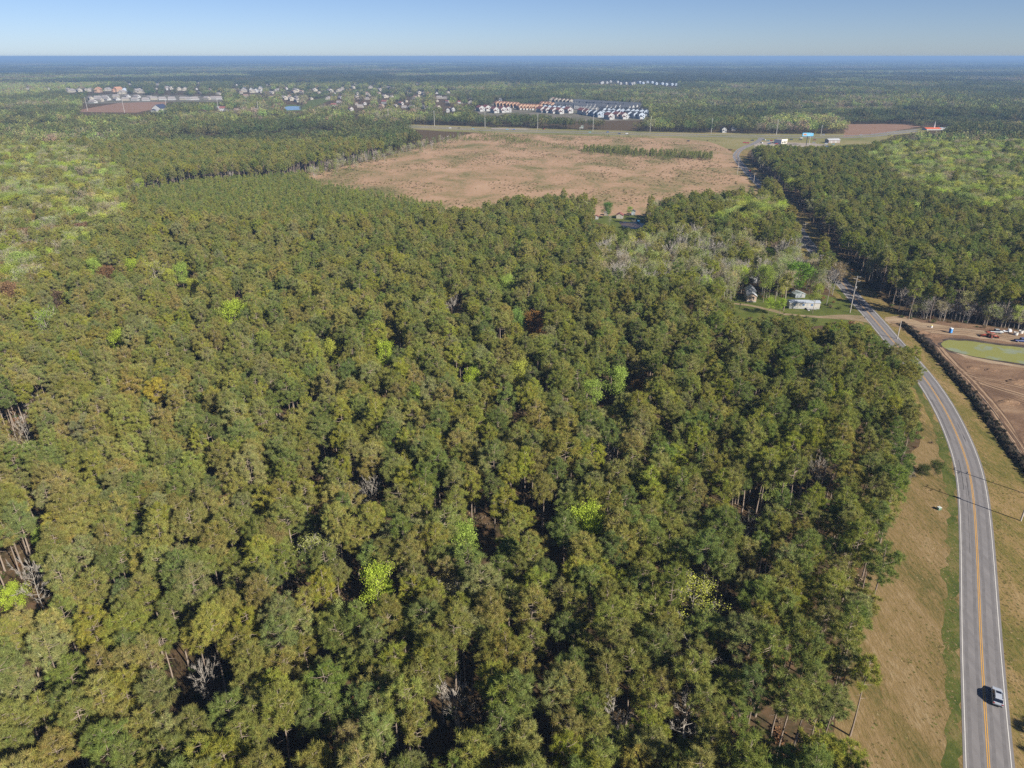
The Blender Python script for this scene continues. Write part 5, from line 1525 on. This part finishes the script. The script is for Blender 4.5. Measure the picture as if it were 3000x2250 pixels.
pF = pole(2990, 1526, 16, 'leaning-looking pole at the right edge beside the curve', trans=True, turn=.8)
pG = pole(0, 0, 14, 'pole beside the curve whose shadow crosses the road', loc=(150, 172), turn=.8)
span(pA, pB, 'thin black wire from the driveway pole up the road'); span(pB, pC, 'thin black wire along the far straight of the road'); span(pD, pC, 'short wire across the far road bend')
pole(0, 0, 9, 'short pole near the foot of the mown strip', arms=(), loc=(80.5, 69.5))
hp = [(1139, 363, 27), (1273, 369.5, 26), (1421, 374, 26), (1575, 379, 25), (1737, 384, 25), (1904, 387.5, 25), (2083, 391, 24), (2274, 395.5, 24), (2404, 399, 17), (2370, 424, 17)]
for i, (x, y, h) in enumerate(hp):
    lab = (f'{ORDL[i]} tall pale pole from left along the far side of the highway' if i < 8 else ('slim pole right of the billboard across the highway' if i == 8 else 'slim grey pole standing next to the billboard post'))
    pole(x, y, h, lab, arms=(.5, 1.8, 3.2), mat=P_CONC, r=.34)
for i, (x, y, h) in enumerate([(257, 325, 30), (365, 330, 28), (490, 328, 28), (642, 334, 30), (758, 333, 25)]):
    pole(x, y, h, f'{ORDL[i]} pale transmission pole from left in front of the far left field', arms=(.5, 2, 3.5), mat=P_CONC, r=.4)

# ------------------------------------------------------------------ vehicles
TYRE = paint('rubber', (.018, .018, .018), .85); RIM = paint('alloy', (.42, .43, .45), .35, .5, .6)
CARG = plain('car_glass', (.012, .016, .03), .06, .7, 0, .05); LAMP_R = paint('red_lens', (.35, .02, .02), .2, .6); LAMP_W = paint('clear_lens', (.75, .75, .72), .15, .6)
BLACKP = paint('black_trim', (.02, .02, .022), .5)
def loft(sections, mat, name, parent, smooth=True):
    """sections: rings of equal length"""
    V = [tuple(p) for s_ in sections for p in s_]; k = len(sections[0]); F = []
    for i in range(len(sections) - 1):
        for j in range(k):
            F.append((i * k + j, i * k + (j + 1) % k, (i + 1) * k + (j + 1) % k, (i + 1) * k + j))
    F.append(tuple(reversed(range(k)))); F.append(tuple((len(sections) - 1) * k + j for j in range(k)))
    me = bpy.data.meshes.new(name); me.from_pydata(V, [], F); me.materials.append(mat)
    bm = bmesh.new(); bm.from_mesh(me); bmesh.ops.recalc_face_normals(bm, faces=bm.faces); bm.to_mesh(me); bm.free()
    return link(name, me, parent)
def ring(y, w, z0, z1, r=.12):
    return [(-w + r, y, z0), (w - r, y, z0), (w, y, z0 + r), (w, y, z1 - r * 1.4), (w - r, y, z1), (-w + r, y, z1), (-w, y, z1 - r * 1.4), (-w, y, z0 + r)]
def wheels(e, tr, yf, yr, rad=.36):
    for x in (-tr, tr):
        for y in (yf, yr):
            s = 1 if x > 0 else -1
            b = Box(); b.cyl((x - .12 * s, y, rad), (x + .1 * s, y, rad), rad, rad, 0, 18); wo = b.obj('wheel', TYRE, e)
            q = Box(); q.cyl((x + .101 * s, y, rad), (x + .125 * s, y, rad), rad * .62, rad * .55, 0, 12); q.obj('rim', RIM, wo)
def suv(x, y, rz, col, lab, group=None):
    e = empty('car', (x, y, .08), rz); tag(e, lab, 'car', group)
    loft([ring(-2.38, .74, .42, .82), ring(-2.3, .86, .3, 1.0), ring(-1.6, .93, .26, 1.06), ring(0, .95, .25, 1.04), ring(1.25, .94, .26, 1.02), ring(1.95, .9, .28, .93), ring(2.28, .82, .32, .8), ring(2.36, .66, .42, .68)], col, 'body', e)
    loft([[(-.80, -2.12, 1.03), (.80, -2.12, 1.03), (.62, -1.72, 1.6), (-.62, -1.72, 1.6)], [(-.86, -1.3, 1.03), (.86, -1.3, 1.03), (.68, -1.2, 1.66), (-.68, -1.2, 1.66)], [(-.86, .3, 1.0), (.86, .3, 1.0), (.68, .1, 1.66), (-.68, .1, 1.66)], [(-.80, 1.25, 1.0), (.80, 1.25, 1.0), (.62, .55, 1.58), (-.62, .55, 1.58)]], CARG, 'glasshouse', e)
    loft([[(-.64, -1.82, 1.6), (.64, -1.82, 1.6), (.60, -1.8, 1.66), (-.60, -1.8, 1.66)], [(-.70, -1.2, 1.655), (.70, -1.2, 1.655), (.66, -1.2, 1.72), (-.66, -1.2, 1.72)], [(-.70, .05, 1.655), (.70, .05, 1.655), (.66, .05, 1.72), (-.66, .05, 1.72)], [(-.64, .5, 1.59), (.64, .5, 1.59), (.60, .48, 1.65), (-.60, .48, 1.65)]], col, 'roof', e)
    for x_ in (-1, 1):
        for y_, l_ in ((-.55, .12), (-1.42, .14), (.5, .1)):
            pl = Box(); pl.face([(x_ * .872, y_ - l_ / 2, 1.03), (x_ * .872, y_ + l_ / 2, 1.03), (x_ * .70, y_ * .97 + l_ / 2, 1.65), (x_ * .70, y_ * .97 - l_ / 2, 1.65)]); pl.obj('pillar', col, e)
        b = Box(); b.cyl((x_ * .63, -1.6, 1.745), (x_ * .63, .15, 1.745), .03, .03, 0, 6); b.obj('roof_rail', BLACKP, e)
        b = Box(); b.box(min(x_ * .93, x_ * 1.12), max(x_ * .93, x_ * 1.12), .72, .86, 1.03, 1.2); b.obj('mirror', col, e)
        b = Box(); b.box(min(x_ * .55, x_ * .84), max(x_ * .55, x_ * .84), -2.4, -2.26, .78, .98); b.obj('tail_light', LAMP_R, e)
        b = Box(); b.box(min(x_ * .42, x_ * .74), max(x_ * .42, x_ * .74), 2.22, 2.36, .58, .74); b.obj('headlight', LAMP_W, e)
    b = Box(); b.box(-.46, .46, -.35, .28, 1.721, 1.735); b.obj('sunroof', CARG, e)
    b = Box(); b.box(-.78, .78, -2.46, -2.3, .34, .58); b.obj('bumper', BLACKP, e)
    wheels(e, .82, 1.42, -1.38)
    return e
SILVER = plain('silver_paint', (.50, .54, .60), .3, .5, .25, .03)
ci = int(np.argmin((road_c[:, 0] - G(2895, 2033)[0]) ** 2 + (road_c[:, 1] - G(2895, 2033)[1]) ** 2))
ct = road_c[ci + 2] - road_c[ci - 2]
cp = offset(road_c, 2.05)[ci]
suv(cp[0], cp[1], math.atan2(ct[1], ct[0]) - math.pi / 2, SILVER, 'silver car driving away on the right lane of the curved road')

def pickup(px, py, rz, col, lab):
    e = empty('pickup_truck', (*G(px, py), .06), rz); tag(e, lab, 'pickup truck', 'pickups on the muddy site')
    loft([ring(-2.85, .9, .5, 1.08), ring(-.75, .97, .42, 1.1), ring(1.2, .97, .42, 1.12), ring(2.4, .95, .45, 1.06), ring(2.85, .84, .5, .95)], col, 'body', e)
    b = Box(); b.box(-.82, .82, -2.78, -.82, 1.085, 1.105); b.obj('bed', BLACKP, e)
    loft([[(-.9, -.72, 1.1), (.9, -.72, 1.1), (.76, -.6, 1.82), (-.76, -.6, 1.82)], [(-.9, .55, 1.1), (.9, .55, 1.1), (.76, .45, 1.86), (-.76, .45, 1.86)], [(-.86, 1.5, 1.1), (.86, 1.5, 1.1), (.72, .95, 1.8), (-.72, .95, 1.8)]], CARG, 'glasshouse', e)
    b = Box(); b.box(-.76, .76, -.62, .95, 1.83, 1.93, 0, .05, .05); b.obj('roof', col, e)
    wheels(e, .86, 1.75, -1.75, .4)
    for x_ in (-1, 1):
        b = Box(); b.box(min(x_ * .5, x_ * .82), max(x_ * .5, x_ * .82), 2.78, 2.9, .72, .9); b.obj('headlight', LAMP_W, e)
        b = Box(); b.box(min(x_ * .7, x_ * .9), max(x_ * .7, x_ * .9), -2.9, -2.8, .75, 1.0); b.obj('tail_light', LAMP_R, e)
    return e
pickup(2917, 976, math.radians(-98), plain('grey_truck_paint', (.33, .35, .36), .35, .5, .2), 'grey pickup truck parked on the dirt under the trees')
pickup(2992, 1002, math.radians(-100), plain('blue_truck_paint', (.07, .10, .25), .35, .5, .1), 'dark blue pickup truck at the right edge beside the pond')

def tractor(px, py, rz, lab):
    RED = paint('orange_red_paint', (.34, .07, .04), .45, .4)
    e = empty('tractor', (*G(px, py), .06), rz); tag(e, lab, 'tractor', 'red machines by the pond')
    loft([ring(.2, .4, .7, 1.35, .08), ring(1.5, .38, .68, 1.3, .08), ring(1.75, .33, .72, 1.2, .08)], RED, 'hood', e)
    b = Box(); b.box(-.55, .55, -1.1, .2, .55, .8); b.obj('chassis', BLACKP, e)
    b = Box(); b.box(-.3, .3, -.75, -.25, .85, 1.0); b.box(-.3, .3, -.85, -.72, 1.0, 1.45); b.obj('seat', BLACKP, e)
    b = Box()
    for x_ in (-.6, .6):
        b.box(x_ - .05, x_ + .05, -1.0, -.9, .8, 2.3); b.box(x_ - .05, x_ + .05, .2, .3, .8, 2.3)
    b.obj('roll_frame', BLACKP, e)
    b = Box(); b.box(-.75, .75, -1.15, .45, 2.3, 2.4, 0, .05, .05); b.obj('canopy', RED, e)
    for x_ in (-.78, .78):
        b = Box(); b.cyl((x_ - .18, -.75, .68), (x_ + .18, -.75, .68), .68, .68, 0, 16); wo = b.obj('rear_wheel', TYRE, e)
        q = Box(); q.cyl((x_ - .19, -.75, .68), (x_ + .19, -.75, .68), .33, .33, 0, 12); q.obj('rim', RED, wo)
        b = Box(); b.cyl((x_ * .85 - .1, 1.3, .38), (x_ * .85 + .1, 1.3, .38), .38, .38, 0, 14); b.obj('front_wheel', TYRE, e)
        b = Box(); b.box(x_ - .12, x_ + .12, -1.35, -.15, 1.38, 1.46); b.obj('fender', RED, e)
        b = Box(); b.box(x_ * .7 - .06, x_ * .7 + .06, .1, 2.3, .9, 1.04); b.obj('loader_arm', RED, e)
    b = Box(); b.box(-.85, .85, 2.3, 2.36, .25, .95); b.box(-.85, .85, 2.3, 2.9, .25, .3); b.obj('bucket', RED, e)
tractor(2890, 987, math.radians(80), 'orange-red tractor facing left above the pond')
tractor(2907, 990, math.radians(-95), 'second orange-red tractor, right beside the first one above the pond')

# site odds and ends
e = empty('portable_toilet', (*G(2784, 975.5), .06), math.radians(20)); tag(e, 'blue portable toilet with a white roof on the dirt track', 'portable toilet')
PB = paint('blue_plastic', (.04, .22, .62), .5); PW = paint('white_plastic', (.75, .77, .8), .5)
b = Box(); b.box(-.55, .55, -.55, .55, .12, 2.1); b.obj('cabin', PB, e)
b = Box(); b.box(-.6, .6, -.6, .6, 2.1, 2.38, 0, .15, .15); b.cyl((.35, .35, 2.3), (.35, .35, 2.6), .05, .05, 0, 8); b.obj('roof', PW, e)
b = Box(); b.box(-.38, .38, -.6, -.553, .2, 1.95); dr = b.obj('door', paint('pale_blue_plastic', (.08, .30, .68), .5), e)
b = Box(); b.box(.22, .32, -.64, -.603, 1.0, 1.12); b.obj('handle', PW, dr)
b = Box(); b.box(-.6, .6, -.6, .6, 0, .12); b.obj('skid_base', BLACKP, e)
CONC = paint('pale_concrete', (.58, .56, .52), .9)
for (px, py, lab) in ((2975, 981, 'wide concrete ring lying near the right edge of the site'), (2990, 976, 'second concrete ring, behind the wide one at the right edge')):
    e = empty('concrete_ring', (*G(px, py), .06)); tag(e, lab, 'concrete ring', 'concrete rings on the site')
    k = 20; V = []; F = []
    for (r_, z_) in ((.95, 0), (.95, 1.25), (.75, 1.25), (.75, .05)):
        for i in range(k): V.append((r_ * math.cos(2 * math.pi * i / k), r_ * math.sin(2 * math.pi * i / k), z_))
    for a_ in range(3):
        for i in range(k): F.append((a_ * k + i, a_ * k + (i + 1) % k, (a_ + 1) * k + (i + 1) % k, (a_ + 1) * k + i))
    me = bpy.data.meshes.new('ring_wall'); me.from_pydata(V, [], F); me.materials.append(CONC); link('ring_wall', me, e)
    b = Box(); b.cyl((0, 0, .04), (0, 0, .12), .74, .74, 0, 20); b.obj('ring_floor', BLACKP, e)
e = empty('utility_trailer', (*G(2950, 973.5), .06), math.radians(75)); tag(e, 'small white trailer parked behind the grey pickup', 'trailer')
b = Box(); b.box(-.9, .9, -1.6, 1.6, .45, .6); b.box(-.9, .9, -1.6, -.3, .6, 1.5, 0, .08, .12); b.obj('body', PW, e)
b = Box(); b.box(-.04, .04, 1.6, 2.7, .45, .55); b.obj('drawbar', STEEL, e)
for x_ in (-.98, .98):
    b = Box(); b.cyl((x_ - .08, -.2, .32), (x_ + .08, -.2, .32), .32, .32, 0, 14); b.obj('wheel', TYRE, e)
e = empty('pump_drum', (*G(2728.5, 959.5), .06)); tag(e, 'small white drum with a yellow lid on the dirt track', 'drum')
b = Box(); b.cyl((0, 0, 0), (0, 0, .95), .42, .42, 0, 14); b.obj('barrel', PW, e)
b = Box(); b.cyl((0, 0, .95), (0, 0, 1.08), .46, .40, 0, 14); b.obj('lid', paint('yellow_plastic', (.7, .6, .12)), e)
e = empty('utility_box', (*G(2750, 1493), .04), .3); tag(e, 'small green utility box on the mown strip by the road', 'utility box')
b = Box(); b.box(-.5, .5, -.4, .4, 0, .75); b.obj('cabinet', paint('utility_green', (.12, .22, .16)), e)
b = Box(); b.box(-.54, .54, -.44, .44, .75, .85, 0, .05, .05); b.obj('lid', paint('pale_lid', (.5, .52, .48)), e)
e = empty('water_tank', (*G(1870, 651), .06)); tag(e, 'small bright blue tub beside the garden pond', 'tub')
b = Box(); b.box(-.9, .9, -.7, .7, .12, 1.4, 0, -.08, -.08); b.obj('tub', paint('tub_blue', (.07, .32, .60)), e)
b = Box(); b.box(-1.0, 1.0, -.8, .8, 1.4, 1.5); b.obj('rim', paint('tub_rim', (.15, .42, .68)), e)
b = Box(); b.box(-.7, -.5, -.6, .6, 0, .12); b.box(.5, .7, -.6, .6, 0, .12); b.obj('skid', BLACKP, e)
e = empty('road_marker', (*G(2197, 506), .04)); tag(e, 'small red marker sign at the edge of the far road', 'sign')
b = Box(); b.box(-.05, .05, -.05, .05, 0, 1.6); b.obj('post', STEEL, e)
b = Box(); b.box(-.9, .9, -.1, -.055, 1.2, 2.8); b.obj('plate', paint('marker_red', (.62, .06, .03)), e)
e = empty('mailbox', (*G(2532, 936), .05), .8); tag(e, 'dark mailbox on a post at the driveway mouth', 'mailbox')
b = Box(); b.box(-.05, .05, -.05, .05, 0, 1.0); b.obj('post', P_WOOD, e)
b = Box(); b.box(-.13, .13, -.3, .3, 1.0, 1.3, 0, .05, 0); b.obj('letter_box', BLACKP, e)
e = empty('post', (*G(2167, 904), .05)); tag(e, 'dark post standing beside the sandy drive, left of the brick house', 'post')
b = Box(); b.cyl((0, 0, 0), (0, 0, 2.2), .16, .14, 0, 8); b.obj('shaft', BLACKP, e)
b = Box(); b.box(-.25, .25, -.2, .2, 2.2, 2.6); b.obj('lamp_head', BLACKP, e)

# small far vehicles: one mesh per colour, body, windows and wheels
def far_car_mesh(col, van=False):
    b = Box(); hh = 1.9 if van else 1.5
    b.box(-.9, .9, -2.3, 2.3, .3, 1.0, 0, .05, .1); b.box(-.82, .82, -2.1, 1.2 if not van else 1.9, 1.0, hh, 1, .15, .35); b.box(-.66, .66, -1.7, .8 if not van else 1.5, hh, hh + .06, 0)
    for x in (-.8, .8):
        for y in (-1.4, 1.4): b.cyl((x - .12, y, .34), (x + .12, y, .34), .34, .34, 2, 8)
    return b.mesh('far_car', [col, CARG, TYRE])
CC = {'white': paint('car_white', (.75, .76, .76), .35, .5), 'red': paint('car_red', (.42, .05, .05), .35, .5), 'dark': paint('car_dark', (.05, .06, .08), .35, .5), 'blue': paint('car_blue', (.08, .16, .38), .35, .5), 'teal': paint('car_teal', (.25, .48, .55), .35, .5), 'grey': paint('car_grey', (.33, .34, .35), .35, .5), 'maroon': paint('car_maroon', (.22, .04, .06), .35, .5)}
CMESH = {}
CARS = [(2238, 411, 'white', 40, 'parked left of the highway shop'), (2250, 414, 'teal', 60, 'parked left of the highway shop'), (2259, 413, 'red', 70, 'parked against the left of the highway shop'), (2204, 412.5, 'dark', 80, 'on the verge left of the highway shop'),
        (2231, 419.5, 'white', 20, 'at the left corner of the gravel lot'), (2253, 422, 'blue', 75, 'in front of the highway shop'), (2275, 422.5, 'red', 95, 'in front of the highway shop'), (2283, 424, 'dark', 60, 'in front of the highway shop'), (2296, 419, 'maroon', 90, 'at the right corner of the highway shop'),
        (2384, 420, 'grey', 85, 'right of the billboard post'), (2386, 411, 'maroon', 88, 'on the grass right of the billboard'), (2345, 410.5, 'dark', 90, 'left under the billboard'), (2318, 410, 'dark', 88, 'on the near lanes right of the highway shop'), (2348, 405.5, 'white', 90, 'on the highway behind the billboard'),
        (2412, 396, 'white', 60, 'across the highway below the pale trees'), (2420, 423, 'white', 85, 'on the gravel before the long building'), (2413, 429.5, 'grey', 90, 'nearest the wood below the long building'), (2424, 430, 'blue', 80, 'nearest the wood below the long building'), (2441, 424, 'teal', 70, 'at the corner of the long building'), (2522, 397, 'white', 60, 'on the far bend of the highway'),
        (1319, 376, 'white', 92, 'leftmost on the highway'), (1344, 376.5, 'dark', 92, 'on the far lanes at the left end of the highway'), (1386, 378.5, 'teal', 92, 'on the far lanes left of the side turn'), (1486, 380.5, 'teal', 92, 'on the far lanes near the side turn'), (1505, 381, 'blue', 92, 'behind the teal one near the side turn'), (1592, 379, 'red', 40, 'in the trees across the highway'),
        (1728, 388.5, 'teal', 92, 'below the white highway sign'), (1780, 388, 'blue', 92, 'on the far lanes right of the white sign'), (1814, 392.5, 'dark', 92, 'on the near lanes right of the white sign'), (1836, 392.5, 'white', 92, 'following a dark one right of the white sign'), (2016, 414.5, 'dark', 70, 'at the top edge of the cleared field'), (2121, 380, 'white', 40, 'by the houses under the highway pines'), (2181, 419, 'red', 88, 'at the road junction near the shop'), (2190, 420, 'red', 88, 'right behind another red one at the junction')]
for (x, y, c, a_, lab) in CARS:
    van = (x in (2412, 2420))
    if (c, van) not in CMESH: CMESH[(c, van)] = far_car_mesh(CC[c], van)
    o = link('car', CMESH[(c, van)]); o.location = (*G(x, y), .12); o.rotation_euler.z = math.radians(a_)
    tag(o, f'{c} {"van" if van else "car"} {lab}', 'car', 'far vehicles by the highway')

for o in bpy.data.objects:
    if o.get('label') and len(o['label'].split()) > 16: print('LONG', o['label'])
# ------------------------------------------------------------------ air
hb = Box(); hb.box(-121000, 121000, -121000, 121000, -1.0, CAM_H + 4)
m = bpy.data.materials.new('air'); m.use_nodes = True; nt = m.node_tree; nt.nodes.clear()
o_ = nt.nodes.new('ShaderNodeOutputMaterial'); pv = nt.nodes.new('ShaderNodeVolumePrincipled')
pv.inputs['Color'].default_value = (.33, .54, .88, 1); pv.inputs['Density'].default_value = HAZE; pv.inputs['Anisotropy'].default_value = 0.0
nt.links.new(pv.outputs[0], o_.inputs['Volume'])
tag(hb.obj('haze', m), kind='stuff')
